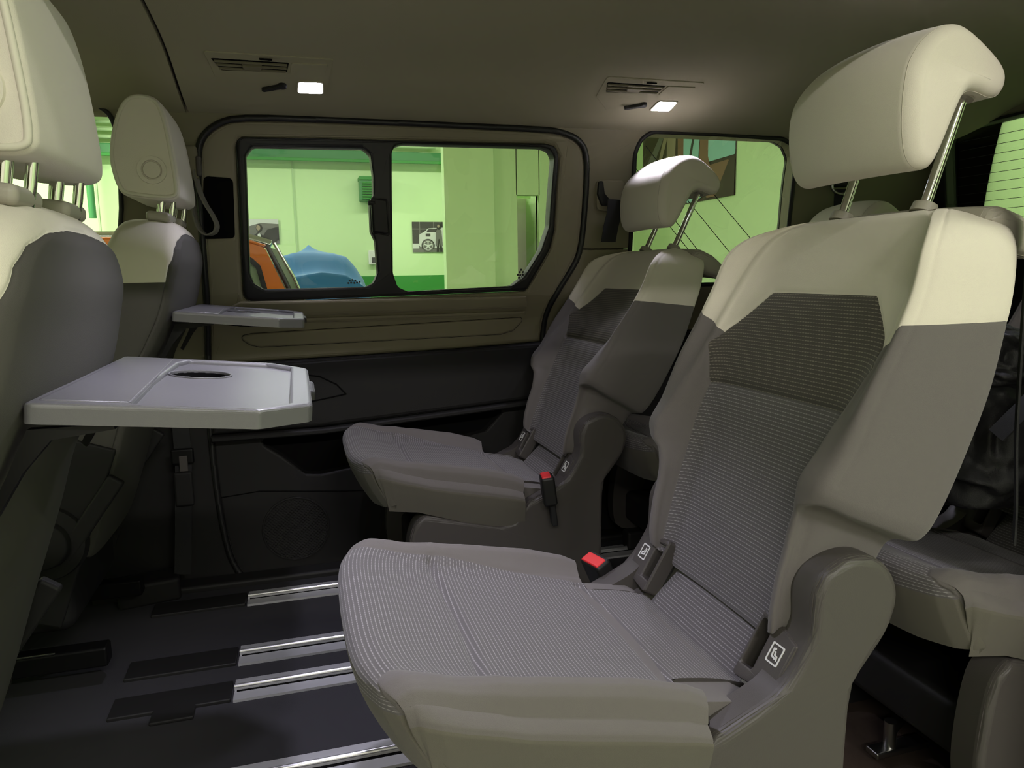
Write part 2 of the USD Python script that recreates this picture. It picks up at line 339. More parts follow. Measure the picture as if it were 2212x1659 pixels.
obj(wall, 'outer_skin', on_wall(sbox(-1.35, -.12, 2.22, 1.42).difference(door_p.buffer(-.02)).difference(fwin_p.buffer(-.001)).difference(rwin_p.buffer(-.001)), .01, -.052, .002), 'car_black')
obj(wall, 'window_gasket', tube(wall_line(list(fwin_p.exterior.coords)[:-1], .002), .006, 10, True), 'rubber', True)
obj(wall, 'window_gasket', tube(wall_line(list(rwin_p.exterior.coords)[:-1], .000), .007, 10, True), 'plastic_dark', True)

# the sliding door
door = struct('door_1', 'far sliding door with beige upper trim and dark lower panel', 'door')
obj(door, 'upper_panel', on_wall(door_p.intersection(above).difference(frame_p.buffer(.002)), .04, .004, .012, steps=3), 'trim_light')
obj(door, 'closing_recess', on_wall(round_poly([(-.217, 1.167), (-.145, 1.163), (-.152, 1.007), (-.236, 1.005)], .012), .012, .0065, .001), 'void', label='black recess in the door trim')
obj(wall, 'pillar_lip', on_wall(round_poly([(-.262, 1.180), (-.222, 1.170), (-.236, 1.000), (-.272, 1.000)], .01), .012, .006, .004), 'trim_beige')
obj(door, 'door_gasket', tube(wall_line([p for p in list(door_p.buffer(.004).exterior.coords)[:-1]], .004), .0088, 10, True), 'rubber', True, label='black rubber seal around the door')
obj(door, 'window_frame', on_wall(frame_p.difference(round_poly(PANE1, .016, 8)).difference(round_poly(PANE2, .022, 8)), .045, .010, .008, steps=3), 'black', label='black window surround')
obj(door, 'window_latch', on_wall(round_poly([(.213, 1.118), (.262, 1.112), (.266, 1.012), (.216, 1.020)], .006), .03, .026, .008, steps=3), 'black_gloss')
obj(door, 'latch_tab', on_wall(round_poly([(.205, 1.108), (.226, 1.108), (.226, 1.098), (.206, 1.096)], .003), .02, .030, .004), 'black_gloss')
ledge = round_poly([(-.205, .812), (-.15, .836), (.684, .832), (.690, .812), (.693, .792), (-.077, .790), (-.19, .792)], .006)
obj(door, 'sill_ledge', on_wall(ledge, .03, .022, .008, steps=3), 'trim_light')
lower_ledge = round_poly([(-.20, .772), (-.12, .783), (.690, .784), (.692, .770), (.66, .768), (-.12, .768)], .004)
obj(door, 'sill_step', on_wall(lower_ledge, .03, .014, .006, steps=2), 'trim_light')
rec = round_poly([(-.162, .735), (-.13, .741), (.684, .763), (.682, .748), (.657, .721), (.615, .710), (-.11, .700), (-.138, .708), (-.156, .722)], .008)
obj(door, 'inlay', on_wall(rec, .02, .012, .006, steps=3), 'trim_light')
obj(door, 'inlay_shadow_gap', on_wall(rec.buffer(.0016), .01, .0048, .0004, steps=1), 'plastic_dark')
low = door_p.intersection(below).buffer(-.001)
shelf_p = P([(-.262, .448), (.058, .45), (.342, .469), (.75, .497), (.75, .480), (.342, .452), (.058, .432), (-.262, .430)])
pocket = round_poly([(-.135, .425), (-.115, .400), (-.069, .366), (-.005, .305), (.036, .300), (.121, .311), (.562, .394), (.64, .470), (.342, .447), (.058, .428)], .012)
armrest = low.intersection(P([(-.3, .450), (.058, .452), (.342, .471), (.8, .50), (.8, .72), (-.3, .72)]))
obj(door, 'armrest_panel', on_wall(armrest, .05, .030, .014, steps=3), 'plastic_door')
obj(door, 'lower_panel', on_wall(low.difference(armrest.buffer(.002)).difference(pocket), .05, .006, .008, steps=3), 'plastic_door')
obj(door, 'pocket_back', on_wall(pocket.buffer(.01), .01, -.036, .002), 'void')
obj(door, 'shelf_edge', on_wall(shelf_p, .06, .048, .010, steps=3), 'plastic_door')
hr = LineString([(-.11, .618), (-.004, .617), (.052, .607), (.10, .580), (.126, .549), (-.009, .527), (-.11, .52)]).buffer(.0022, quad_segs=2)
obj(door, 'handle_recess_edge', on_wall(hr, .006, .0312, .001, steps=1), 'void')
obj(door, 'panel_seam', on_wall(LineString([(-.25, .255), (-.142, .264), (.11, .240), (.5, .215)]).buffer(.0018, quad_segs=2), .006, .0072, .001, steps=1), 'void')
spc = Point(-.041, .137)
obj(door, 'speaker_ring', on_wall(spc.buffer(.101).difference(spc.buffer(.094)), .012, .010, .003), 'plastic_door')
bars = [LineString([(-.041+s*.0105*k-.1, .137-.1), (-.041+s*.0105*k+.1, .137+.1)]) if q else LineString([(-.041+.0105*k+.1, .137-.1), (-.041+.0105*k-.1, .137+.1)]) for q in (0, 1) for s in (1,) for k in range(-14, 15)]
lat = unary_union([b.buffer(.0022, cap_style=2) for b in bars]).intersection(spc.buffer(.095))
obj(door, 'speaker_grille', on_wall(lat, .008, .009, .001, e=.5, steps=1), 'plastic_door', kind='stuff')
obj(door, 'speaker_back', on_wall(spc.buffer(.096), .004, -.002, .001, steps=1), 'void')

def pane(name, poly, off, near=False, label=None, glass='glass'):
    w = struct(name, label, 'window'); m = on_wall(poly, .004, off, .0005, near=near, steps=1)
    obj(w, 'pane', m, glass, 35); return w
pane('window_1', round_poly(PANE1, .016, 8).buffer(.006), -.014, label='left pane of the sliding door window, beside the latch', glass='glass_tinted')
pane('window_2', round_poly(PANE2, .022, 8).buffer(.006), -.018, label='right pane of the sliding door window')
qw = pane('window_3', rwin_p.buffer(.004), -.010, label='rear side window behind the far second row seat')
for a, b in (((1.02, 1.180), (1.30, .905)), ((1.02, 1.222), (1.33, .905)), ((1.05, 1.28), (1.42, .93)), ((1.20, 1.24), (1.50, .97))):
    obj(qw, 'aerial_wire', tube(wall_line([a, ((a[0]+b[0])/2, (a[1]+b[1])/2), b], -.006), .0011, 6), 'black')
pane('window_4', fwin_p.buffer(.004), -.016, label='front passenger window at the left edge')
dots = [(.666, .905), (.676, .905), (.660, .897), (.668, .896), (.676, .897), (.684, .898), (.690, .902), (.664, .888), (.674, .889), (.683, .890), (.692, .894), (.670, .912), (.680, .884)]
m = [on_wall(Point(x, z).buffer(.0036, quad_segs=2), .002, -.0165, .0005, steps=1) for x, z in dots]
obj('/World/window_2', 'etched_mark', cat(*m), 'grey_print', label='small dotted mark etched low on the pane', kind='stuff')
dots = [(.150, .888), (.158, .890), (.166, .888), (.146, .881), (.154, .882), (.163, .881), (.171, .882), (.178, .884)]
obj('/World/window_1', 'etched_mark', cat(*[on_wall(Point(x, z).buffer(.003, quad_segs=2), .002, -.0125, .0005, steps=1) for x, z in dots]), 'grey_print', kind='stuff')

# ceiling
ceil = struct('ceiling', 'olive beige cloth headliner with a seam behind the front seats', 'ceiling')
def headliner(x0, x1, off=0.):
    ys = np.linspace(YC, 2.16, 60); ys = np.r_[2*YC-ys[::-1][:-1], ys]; zs = ceil_z(YC+np.abs(ys-YC))+off; xs = np.linspace(x0, x1, 12)
    g = np.array([[(x, y, z) for y, z in zip(ys, zs)] for x in xs]); f = grid_faces(len(xs), len(ys), False)
    lip = []
    v = g.reshape(-1, 3); t = v+[0, 0, .02]; n = len(v)
    e = [np.column_stack([f[:, 0], f[:, 1], f[:, 2]]), f[:, ::-1]+n]
    for row in (np.arange(len(ys)), (len(xs)-1)*len(ys)+np.arange(len(ys))):
        a, b = row[:-1], row[1:]; e += [np.column_stack([a, b, b+n]), np.column_stack([a, b+n, a+n])]
    m = TM(np.vstack([v, t]), np.vstack(e)); m.fix_normals(); return m
obj(ceil, 'headliner_rear', headliner(-.2365, 2.16), 'headliner', 30)
obj(ceil, 'headliner_front', headliner(-1.45, -.2435, -.002), 'headliner', 30)
obj(ceil, 'seam_light_block', headliner(-.262, -.218, .014), 'black')  # black strip added above the seam to stop light leaking through
obj(ceil, 'roof_skin', moved(trimesh.creation.box([3.65, 1.36, .03]), (.38, YC, 1.46)), 'car_black')

# floor with its sliding rails
flr = struct('floor', 'dark cabin floor carpet with bright aluminium rails', 'floor')
obj(flr, 'carpet', moved(trimesh.creation.box([3.7, 1.62, .06]), (.40, YC, -.03)), 'carpet')
obj(flr, 'rear_carpet', moved(rbox(1.4, .44, .012, .004), (1.43, .99, .004)), 'carpet_brown')
for y0, y1 in ((2.056, 2.144), (1.726, 1.816), (1.570, 1.656), (1.255, 1.338), (1.10, 1.186), (.79, .876)):
    w = y1-y0; prof = Polygon([(0, 0), (w, 0), (w, .006), (w-.030, .006), (w-.031, .011), (w-.041, .011), (w-.042, .002), (w-.053, .002), (w-.054, .006), (0, .006)])
    ln = .90 if y0 < 1.2 else 2.15; m = trimesh.creation.extrude_polygon(prof, ln, engine='earcut'); v = np.array(m.vertices)
    r = obj(flr, 'rail', TM(np.column_stack([v[:, 2]-.18, y0+v[:, 0], v[:, 1]]), m.faces), 'aluminium', False, label='aluminium floor rail')
    obj(r, 'lip', tube([(-.18, y0+w-.036, .0095), (-.18+ln, y0+w-.036, .0095)], .0055, 12), 'aluminium_bright', True)
    obj(r, 'slot', moved(trimesh.creation.box([ln-.01, .0105, .003]), (-.18+ln/2, y0+w-.0475, .0022)), 'void')
    obj(flr, 'rail_cover', moved(rbox(.24, w*.9, .010, .003), (-.305, (y0+y1)/2, .003)), 'plastic_dark')
obj(flr, 'sill', moved(rbox(2.3, .07, .05, .01), (.55, 2.235, -.006)), 'plastic_dark')
obj(flr, 'floor_hatch', moved(rbox(.085, .05, .008, .003), (-.296, 1.556, .004)), 'plastic_dark')
obj(flr, 'belt_anchor_cover', moved(rbox(.16, .10, .07, .012), (-.45, 2.20, .03), rz=.2), 'plastic_door')

# tailgate
tg = struct('wall_back', 'black framed tailgate with heated rear window', 'wall')
hatch = round_poly([(.87, .93), (2.058, .93), (2.06, 1.114), (2.087, 1.335), (2.0, 1.352), (1.465, 1.365), (.93, 1.352), (.85, 1.335), (.87, 1.114)], .03)
def on_tail(poly, t, x, b=.005): m = bevel_extrude(poly, t, b, 2); return xform(m, lambda v: np.column_stack([x-v[:, 2], v[:, 0], v[:, 1]]), flip=True)
obj(tg, 'tailgate_frame', on_tail(sbox(.60, .80, 2.33, 1.375).difference(hatch), .05, 2.20), 'black')
obj(tg, 'header_trim', on_tail(sbox(.60, 1.365, 2.33, 1.43), .05, 2.19, .01), 'trim_beige')
obj(tg, 'lower_trim', on_tail(sbox(.60, -.1, 2.33, .80), .06, 2.20), 'plastic_door')
w5 = struct('window_5', 'heated tailgate window at the right edge', 'window')
obj(w5, 'pane', on_tail(hatch.buffer(.01), .004, 2.185, .0005), 'glass', False)
for k in range(13):
    z = .965+k*.0292; obj(w5, 'heater_wire', moved(trimesh.creation.box([.0012, 1.16, .0014]), (2.179, 1.465, z)), 'black')

# near side of the van: the open doorway the picture is taken through, with pillars, front door and quarter window
nw = struct('wall_left', 'near cabin side with the open sliding doorway', 'wall')
opening = sbox(-.31, -.02, 1.04, 1.305)
nshell = sbox(-1.35, -.12, 2.22, 1.40).difference(opening).difference(P([(-1.25, .86), (-.98, 1.22), (-.9, 1.3), (-.56, 1.3), (-.60, .86)])).difference(P([(1.32, .86), (1.30, 1.28), (1.60, 1.28), (1.60, .86)]))
obj(nw, 'side_panel', on_wall(nshell, .05, 0, .004, near=True), 'trim_beige')
obj(nw, 'sill', moved(rbox(1.6, .07, .05, .01), (.37, 2*YC-2.245, -.006)), 'plastic_dark')
# ------------------------------------------------------------------ rear seats. Local frame: x to the rear, v across from the seat's middle, z up from the floor
def half_rows(rows):
    out = []
    for zc, xc, (bx, bz, bv), (ox, oz, ov), (rx, rz), vi in rows:
        bkx, bkz = rx+.022, rz+.012
        h = [(xc, 0, zc), (xc-.001, vi*.55, zc), (xc-.004, vi*.95, zc), ((xc+bx)/2-.004, (vi+bv)/2+.004, (zc+bz)/2), (bx, bv-.006, bz), (bx-.002, bv+.010, bz), (ox-.004, ov-.010, oz), (ox+.010, ov, oz),
             (ox+.3*(rx-ox), ov+.004, oz+.3*(rz-oz)), (ox+.75*(rx-ox), ov+.002, oz+.75*(rz-oz)), (rx-.006, ov-.004, rz), (rx+.006, ov-.014, rz), (bkx, ov*.75, bkz), (bkx+.004, ov*.35, bkz), (bkx+.004, 0, bkz)]
        out.append(h+[(x, -v, z) for x, v, z in h[-2:0:-1]])
    return np.array(out, float)
BACK = [  # center z, center x, crest (x, z, v), outer front edge (x, z, v), rear edge (x, z), insert half width
    (.382, .624, (.612, .404, .152), (.622, .408, .162), (.69, .412), .140), (.388, .6225, (.600, .407, .164), (.612, .411, .176), (.70, .418), .148), (.402, .6255, (.592, .413, .171), (.607, .416, .185), (.708, .428), .152),
    (.44, .634, (.590, .437, .174), (.606, .437, .190), (.72, .45), .154), (.49, .648, (.596, .487, .176), (.613, .490, .193), (.745, .49), .155),
    (.55, .664, (.609, .548, .178), (.632, .556, .196), (.762, .522), .156), (.582, .674, (.612, .583, .186), (.636, .592, .202), (.770, .531), .156),
    (.600, .680, (.606, .604, .196), (.614, .606, .232), (.782, .538), .156), (.620, .687, (.607, .622, .198), (.614, .622, .240), (.797, .560), .156),
    (.67, .700, (.638, .672, .200), (.640, .672, .243), (.845, .665), .158), (.75, .732, (.694, .747, .203), (.673, .746, .244), (.874, .747), .168),
    (.81, .763, (.735, .810, .205), (.711, .815, .243), (.893, .83), .172), (.86, .789, (.766, .865, .200), (.737, .870, .239), (.904, .87), .160),
    (.92, .822, (.800, .925, .188), (.758, .926, .230), (.914, .92), .150), (.955, .843, (.824, .957, .170), (.784, .953, .213), (.921, .948), .135), (.975, .860, (.848, .973, .145), (.820, .969, .183), (.925, .963), .115), (.982, .882, (.876, .981, .12), (.862, .980, .150), (.922, .972), .09)]
def groove(v, f, n, vals, depth=.0022, w=.0035):
    d = sum(np.exp(-(val/w)**2) for val in vals); return v-n*(depth*np.clip(d, 0, 1))[:, None]
def seat_back(root, tilt, rib_hi='fabric_rib_shaded', rib_lo='fabric_rib'):
    ctrl, _ = pch(half_rows(BACK), 190); N = 360
    g = bs_closed(ctrl, N); M_ = len(g); v = g.reshape(-1, 3); f = grid_faces(M_, N, True)
    a = np.tile(np.arange(N)/N*28, M_); a = np.where(a > 14, 28-a, a)              # loop position, 0 front middle .. 14 back middle
    arc = np.repeat(np.r_[0, np.cumsum(np.linalg.norm(np.diff(g[:, 0], axis=0), axis=1))], N)
    c0, c1 = v[:N].mean(0), v[-N:].mean(0)+[0, 0, .003]; n0 = len(v)
    v = np.vstack([v, c0, c1]); a = np.r_[a, 14, 14]; arc = np.r_[arc, 0, 0]
    i = np.arange(N); j = (i+1) % N; f = np.vstack([f, np.column_stack([j, i, np.full(N, n0)]), np.column_stack([n0-N+i, n0-N+j, np.full(N, n0+1)])])
    tm = TM(v, f)
    if tm.volume < 0: f = f[:, ::-1]
    n = vnormals(v, f); x, w, z = v.T; aw = np.abs(w)
    hw = np.interp(z, [.36, .60, .70, .772, .800, .862], [.163, .164, .166, .199, .180, .118])
    ins = np.minimum(np.minimum(hw-aw, .862-z), (5.6-a)*.02)
    split = z-.706
    bei = z-(.829-.050*np.clip((.236-aw)/.07, 0, 1)**.8); edge = (a-6.6)*.012
    top_seam = np.where((aw < .5) & (z > .70), a-6.6, 9)*.012
    v = groove(v, f, n, [np.where(ins > -.01, ins, 9)], .0022, .0032); v = groove(v, f, n, [np.where(ins > -.002, split, 9)], .0060, .0046)
    v = groove(v, f, n, [np.where(z > .63, edge, 9)], .0011, .0016)
    v = groove(v, f, n, [np.where(ins < 0, bei, 9)], .0008, .0018)
    # ribs bulge a touch
    v = v+n*(.004*np.clip(ins/.03, 0, 1)*np.clip(np.abs(split)/.03, 0, 1))[:, None]
    R = np.array([[math.cos(tilt), 0, math.sin(tilt)], [0, 1, 0], [-math.sin(tilt), 0, math.cos(tilt)]]); piv = np.array([.68, 0, .455])
    n = vnormals(v, f); A = np.column_stack([n@R.T, w, arc, ins, split, bei]); v = (v-piv)@R.T+piv
    insert, rest = cut(v, f, A, A[:, 5])
    up, lo = cut(*insert, insert[2][:, 6]); be, gr = cut(*rest, rest[2][:, 7])
    b = UsdGeom.Xform.Define(stage, root+'/backrest').GetPrim().GetPath().pathString
    piece(b, 'shoulder_cover', be, 'fabric_beige', label='beige upper cover'); piece(b, 'side_cover', gr, 'fabric_grey', label='grey lower cover')
    piece(b, 'upper_insert', up, rib_hi, [3, 4], label='ribbed insert with shade put into its colour'); piece(b, 'lower_insert', lo, rib_lo, [3, 4], label='ribbed insert')
    def place(p): return (np.array(p, float)-piv)@R.T+piv
    # plastic cap on the top rear, with the slots the posts stand in
    prof = Polygon([(.884, .970), (.893, .985), (.915, .988), (.95, .977), (.985, .955), (1.00, .930), (.985, .915), (.93, .925)]).buffer(-.006).buffer(.006, quad_segs=5)
    cap = bevel_extrude(prof, .20, .018, 4); cap = cat(cap, xform(cap, lambda q: q*[1, 1, -1], True)); cap = fine(cap, .03)
    cap = xform(cap, lambda q: np.column_stack([q[:, 0]+.30*np.abs(q[:, 2])**2*.5, q[:, 2], q[:, 1]-.22*np.abs(q[:, 2])**2]), flip=True)
    obj(b, 'top_cap', TM(place(cap.vertices), cap.faces), 'plastic_beige', 40)
    d = np.array([.057, 0, .164]); d /= np.linalg.norm(d)
    for s in (-1, 1):
        q = np.array([.893, s*.086, .985]); obj(b, 'post_guide', tube([place(q-d*.006), place(q+d*.007), place(q+d*.009)], [.019, .017, .013], 18), 'plastic_beige', 40)
    return place, d
HR = [(0.82, 1.038), (0.85, 1.033), (0.87, 1.05), (0.9, 1.12), (0.914, 1.144), (0.94, 1.146), (0.978, 1.138), (1.0, 1.15), (1.006, 1.18), (0.983, 1.212), (0.933, 1.24), (0.896, 1.245), (0.858, 1.232), (0.828, 1.208), (0.804, 1.17), (0.798, 1.12), (0.805, 1.065)]
def cushion_block(profile, hw, r, mod=None, n=220, m=14):
    """A soft block: a closed side profile in (x, z) swept across v from -hw to hw, with rims of radius r. Returns vertices and faces."""
    p = bs_closed(np.array(profile, float), n)
    area = np.sum(p[:, 0]*np.roll(p[:, 1], -1)-p[:, 1]*np.roll(p[:, 0], -1)); p = p if area > 0 else p[::-1]
    t = np.roll(p, -1, 0)-np.roll(p, 1, 0); t /= np.linalg.norm(t, axis=1, keepdims=True); inn = np.column_stack([-t[:, 1], t[:, 0]])
    rows = [(r*(1-math.sin(a)), hw-r+r*math.cos(a)) for a in np.linspace(0, math.pi/2, m)]            # (inset, v) from the side face to the rim
    rows = [(i, v) for i, v in rows]+[(0, v) for v in np.linspace(hw-r, 0, 12)[1:]]
    rows = rows+[(i, -v) for i, v in rows[-2::-1]]
    g = np.array([np.column_stack([p[:, 0]+inn[:, 0]*i, np.full(n, v), p[:, 1]+inn[:, 1]*i]) for i, v in rows]); f = grid_faces(len(rows), n, True); v = g.reshape(-1, 3)
    for row, flip in ((0, 1), (len(rows)-1, 0)):
        tv, tf = trimesh.creation.triangulate_polygon(Polygon(g[row][:, [0, 2]]), engine='earcut')
        from scipy.spatial import cKDTree
        ids = row*n+cKDTree(g[row][:, [0, 2]]).query(tv)[1]; f = np.vstack([f, ids[np.asarray(tf)]])
    mm = TM(v, f); mm.update_faces(mm.nondegenerate_faces()); mm.fix_normals()
    if mm.volume < 0: mm.invert()
    v, f = np.array(mm.vertices), np.array(mm.faces)
    return (mod(v) if mod else v), f
def headrest(parent, place, d, lift, name='headrest', mat_='fabric_beige', hw=.134):
    def shp(q):
        x, w, z = q.T; u = np.abs(w)/hw; w = w*(1-.13*sstep(x, .89, 1.01)-.10*sstep(z, 1.14, 1.25)-.02*sstep(1.12-z, 0, .09))
        return np.column_stack([x+.018*u**2*sstep(.90-x, 0, .09)-.006*sstep(.90-x, 0, .09), w, z-.010*u**2*sstep(z, 1.16, 1.24)])
    v, f = cushion_block(HR, hw, .019, shp); n = vnormals(v, f)
    u = np.abs(v[:, 1])/hw; face = TM(v, f); vv = v
    nb = TM(vv, f)
    off = d*lift; vv = np.array([place(vv+off)])[0]
    hp = obj(parent, name, TM(vv, nb.faces), mat_, 50)
    q = bs_closed(np.array(HR, float), 200)
    for s in (-1, 1):
        sm = shp(np.column_stack([q[:, 0], np.full(len(q), s*(hw-.013)), q[:, 1]])); c = sm.mean(0); sm = sm+(sm-c)*np.array([-.012, 0, -.012])
        obj(hp, 'stitched_seam', tube(np.array([place(p+off) for p in sm]), .0006, 6, True), 'stitch', True)
        p0 = np.array([.893, s*.086, .985]); obj(hp, 'post', tube([place(p0-d*.05), place(p0+d*.205+off)], .0078, 18), 'chrome', 40, label='chrome headrest post')
        obj(hp, 'post_socket', tube([place(p0+d*.166+off), place(p0+d*.178+off)], .016, 16), 'plastic_beige', 40)
    return hp

CUSH_C = [(.082, .335), (.052, .385), (.036, .425), (.033, .443), (.041, .458), (.062, .462), (.092, .453), (.14, .433), (.21, .409), (.28, .393), (.38, .372), (.46, .356), (.52, .345), (.572, .328)]
def cushion(root):
    p = np.array(CUSH_C); d = np.r_[0, np.cumsum(np.linalg.norm(np.diff(p, axis=0), axis=1))]; T = np.linspace(0, d[-1], 230)
    path = PchipInterpolator(d, p)(T); tan = np.gradient(path, axis=0); tan /= np.linalg.norm(tan, axis=1, keepdims=True); nor = np.column_stack([-tan[:, 1], tan[:, 0]])
    HW = .247; nv = 190; s = np.linspace(-1, 1, nv); s = np.sign(s)*(1-(1-np.abs(s))**1.2); W = s*HW
    x0 = path[:, :1]; t = T[:, None]; w = W[None, :]; aw = np.abs(w); on = (t > d[4]-.012)
    topness = np.interp(x0, [.035, .07, .12, .18, .24, .36, .43, .457], [.05, .30, .48, .85, 1, 1.05, .9, .72])*on
    bol = np.interp(aw, [0, .10, .165, .19, .203, .214, .223, .233, .241, HW], [-.005, -.004, 0, .006, .018, .031, .036, .032, .021, .000])
    bol = bol*topness+(1-topness)*np.interp(aw, [0, .17, .22, .24, HW], [0, -.002, -.008, -.016, -.026])
    plan = .034*(aw/HW)**4*(1-sstep(x0, .08, .25))                        # the nose is rounded in plan
    X = path[:, :1]+nor[:, :1]*bol+plan; Z = path[:, 1:]+nor[:, 1:]*bol
    Y = w+0*X
    v = np.stack([X, Y, Z], -1).reshape(-1, 3); f = grid_faces(len(T), nv, False)
    n = vnormals(v, f)
    if n[len(n)//2, 2] < 0: f = f[:, ::-1]; n = -n
    A0 = np.broadcast_to(t, X.shape).ravel(); aw_ = np.broadcast_to(aw, X.shape).ravel(); xx = np.broadcast_to(x0, X.shape).ravel()
    hx = np.interp(xx, [.03, .06, .10, .21, .46, .60], [.212, .198, .200, .2045, .175, .17])
    hw = np.where(A0 < d[4], np.interp(A0, [0, d[1], d[2], d[3], d[4]], [.250, .247, .242, .230, .212]), hx); ins = hw-aw_
    c1, c2 = xx-.200+.016*(aw_/.2)**2, xx-.455+.014*(aw_/.2)**2
    v = groove(v, f, n, [np.hypot(c1, np.maximum(0, aw_-hw+.010)), np.hypot(c2, np.maximum(0, aw_-hw+.010))], .0080, .0075)
    v = groove(v, f, n, [ins], .0016, .0028)
    n = vnormals(v, f); n = n if n[len(n)//2, 2] > 0 else -n
    low = A0-d[2]                                                       # below the nose seam the front is skirt cloth
    keep = np.maximum(.457-xx, .150-aw_)                                # behind the bolsters the seat narrows
    G_ = v.reshape(len(T), nv, 3)
    A = np.column_stack([n, v[:, 1], A0, ins, low, keep])
    kept, _ = cut(v, f, A, A[:, 7]); ins_p, rest = cut(*kept, kept[2][:, 5]); ins_p, nose = cut(*ins_p, ins_p[2][:, 6])
    c = UsdGeom.Xform.Define(stage, root+'/seat_cushion').GetPrim().GetPath().pathString
    piece(c, 'insert', ins_p, 'fabric_rib', [3, 4], label='ribbed seat insert'); piece(c, 'bolster', rest, 'fabric_grey'); piece(c, 'front_skirt', nose, 'fabric_skirt')
    k = int(np.argmin(np.abs(path[:, 0]-.457)))
    for sgn in (-1, 1):
        sec = G_[k][np.sign(W)*sgn*1 > 0]; sec = sec[np.abs(sec[:, 1]) > .146]; sec = sec[np.argsort(np.abs(sec[:, 1]))]
        pl = np.vstack([sec[:, [1, 2]], [[sgn*.229, .263], [sgn*.146, .263]]]); tv, tf = trimesh.creation.triangulate_polygon(Polygon(pl).buffer(0), engine='earcut')
        q = np.column_stack([np.full(len(tv), .4575), tv]); mm = TM(q, tf)
        fl = np.array([(x, sgn*.150, z) for x, z in np.column_stack([G_[k:, nv//2, 0], G_[k:, nv//2, 2]+.0035])]); fb = fl+[0, -sgn*.004, -.075]
        fq = grid_faces(2, len(fl), False); m2 = TM(np.vstack([fl, fb]), fq)
        obj(c, 'bolster_end', cat(mm, TM(mm.vertices, mm.faces[:, ::-1])), 'fabric_grey', False)
        obj(c, 'flank', cat(m2, TM(m2.vertices, m2.faces[:, ::-1])), 'fabric_grey', False)
    # side skirts under the seam
    G_ = v.reshape(len(T), nv, 3)
    for sgn, col in ((-1, 0), (1, nv-1)):
        k3 = int(np.searchsorted(T, d[3])); edge = G_[:, col]; e = edge[k3:k+1]; m_ = 30; U = np.linspace(0, 1, m_)
        sl = np.linspace(0, 1, len(e)); bot = np.column_stack([np.interp(sl, [0, .12, .25, .5, .8, 1], [edge[0, 0], .12, .17, .27, .39, .462]), np.full(len(e), sgn*.233), 0*sl]); bot[0, 1] = edge[0, 1]
        bot[:, 2] = np.interp(bot[:, 0], [.07, .12, .19, .30, .38, .42, .47], [edge[0, 2], .332, .322, .285, .265, .261, .263]); bot[0, 2] = edge[0, 2]
        g = e[None]*(1-U[:, None, None])+bot[None]*U[:, None, None]
        fc = np.array([np.interp((1-U)*T[k3], T[:k3+1], edge[:k3+1, q]) for q in range(3)]).T
        g += (fc-g[:, 0])[:, None]*np.clip(1-sl/.35, 0, 1)[None, :, None]**2
        g[..., 1] += sgn*.017*np.interp(U, [0, .06, .14, .23, .5, 1], [0, .35, .75, 1, .75, .1])[:, None]*np.minimum(1, sl*6)[None]
        nn = np.array([0, sgn, 0.]); vals = np.broadcast_to(U[:, None], g.shape[:2])
        sv = g.reshape(-1, 3); uu = vals.ravel(); sv = sv-nn*(.0030*np.exp(-((uu-.22)/.016)**2))[:, None]
        uu = uu-(.22-.20)*0; ff = grid_faces(m_, len(e), False); ns = vnormals(sv, ff)
        if ns[:, 1].mean()*sgn < 0: ff = ff[:, ::-1]; ns = -ns
        AA = np.column_stack([ns, uu-.22]); sk, strip = cut(sv, ff, AA, AA[:, 3])
        piece(c, 'side_skirt', sk, 'fabric_skirt'); piece(c, 'side_strip', strip, 'fabric_grey')
    pan = Polygon([(.10, .345), (.20, .330), (.30, .295), (.42, .275), (.56, .275), (.585, .31), (.545, .335), (.46, .35), (.12, .41)])
    m = bevel_extrude(pan, .40, .01, 1); obj(c, 'seat_pan', xform(m, lambda q: np.column_stack([q[:, 0], q[:, 2]-.20, q[:, 1]]), True), 'fabric_grey')
SHIELD = [(.612, .470), (.614, .492), (.627, .516), (.654, .531), (.685, .5335), (.714, .524), (.737, .500), (.746, .470), (.740, .440), (.724, .408), (.690, .372), (.676, .347), (.675, .237), (.672, .06), (.62, .045), (.18, .045), (.15, .12), (.165, .27), (.192, .308), (.215, .313), (.30, .288), (.40, .262), (.438, .270), (.447, .292), (.473, .320), (.513, .337), (.563, .357), (.586, .383), (.602, .409), (.614, .432)]
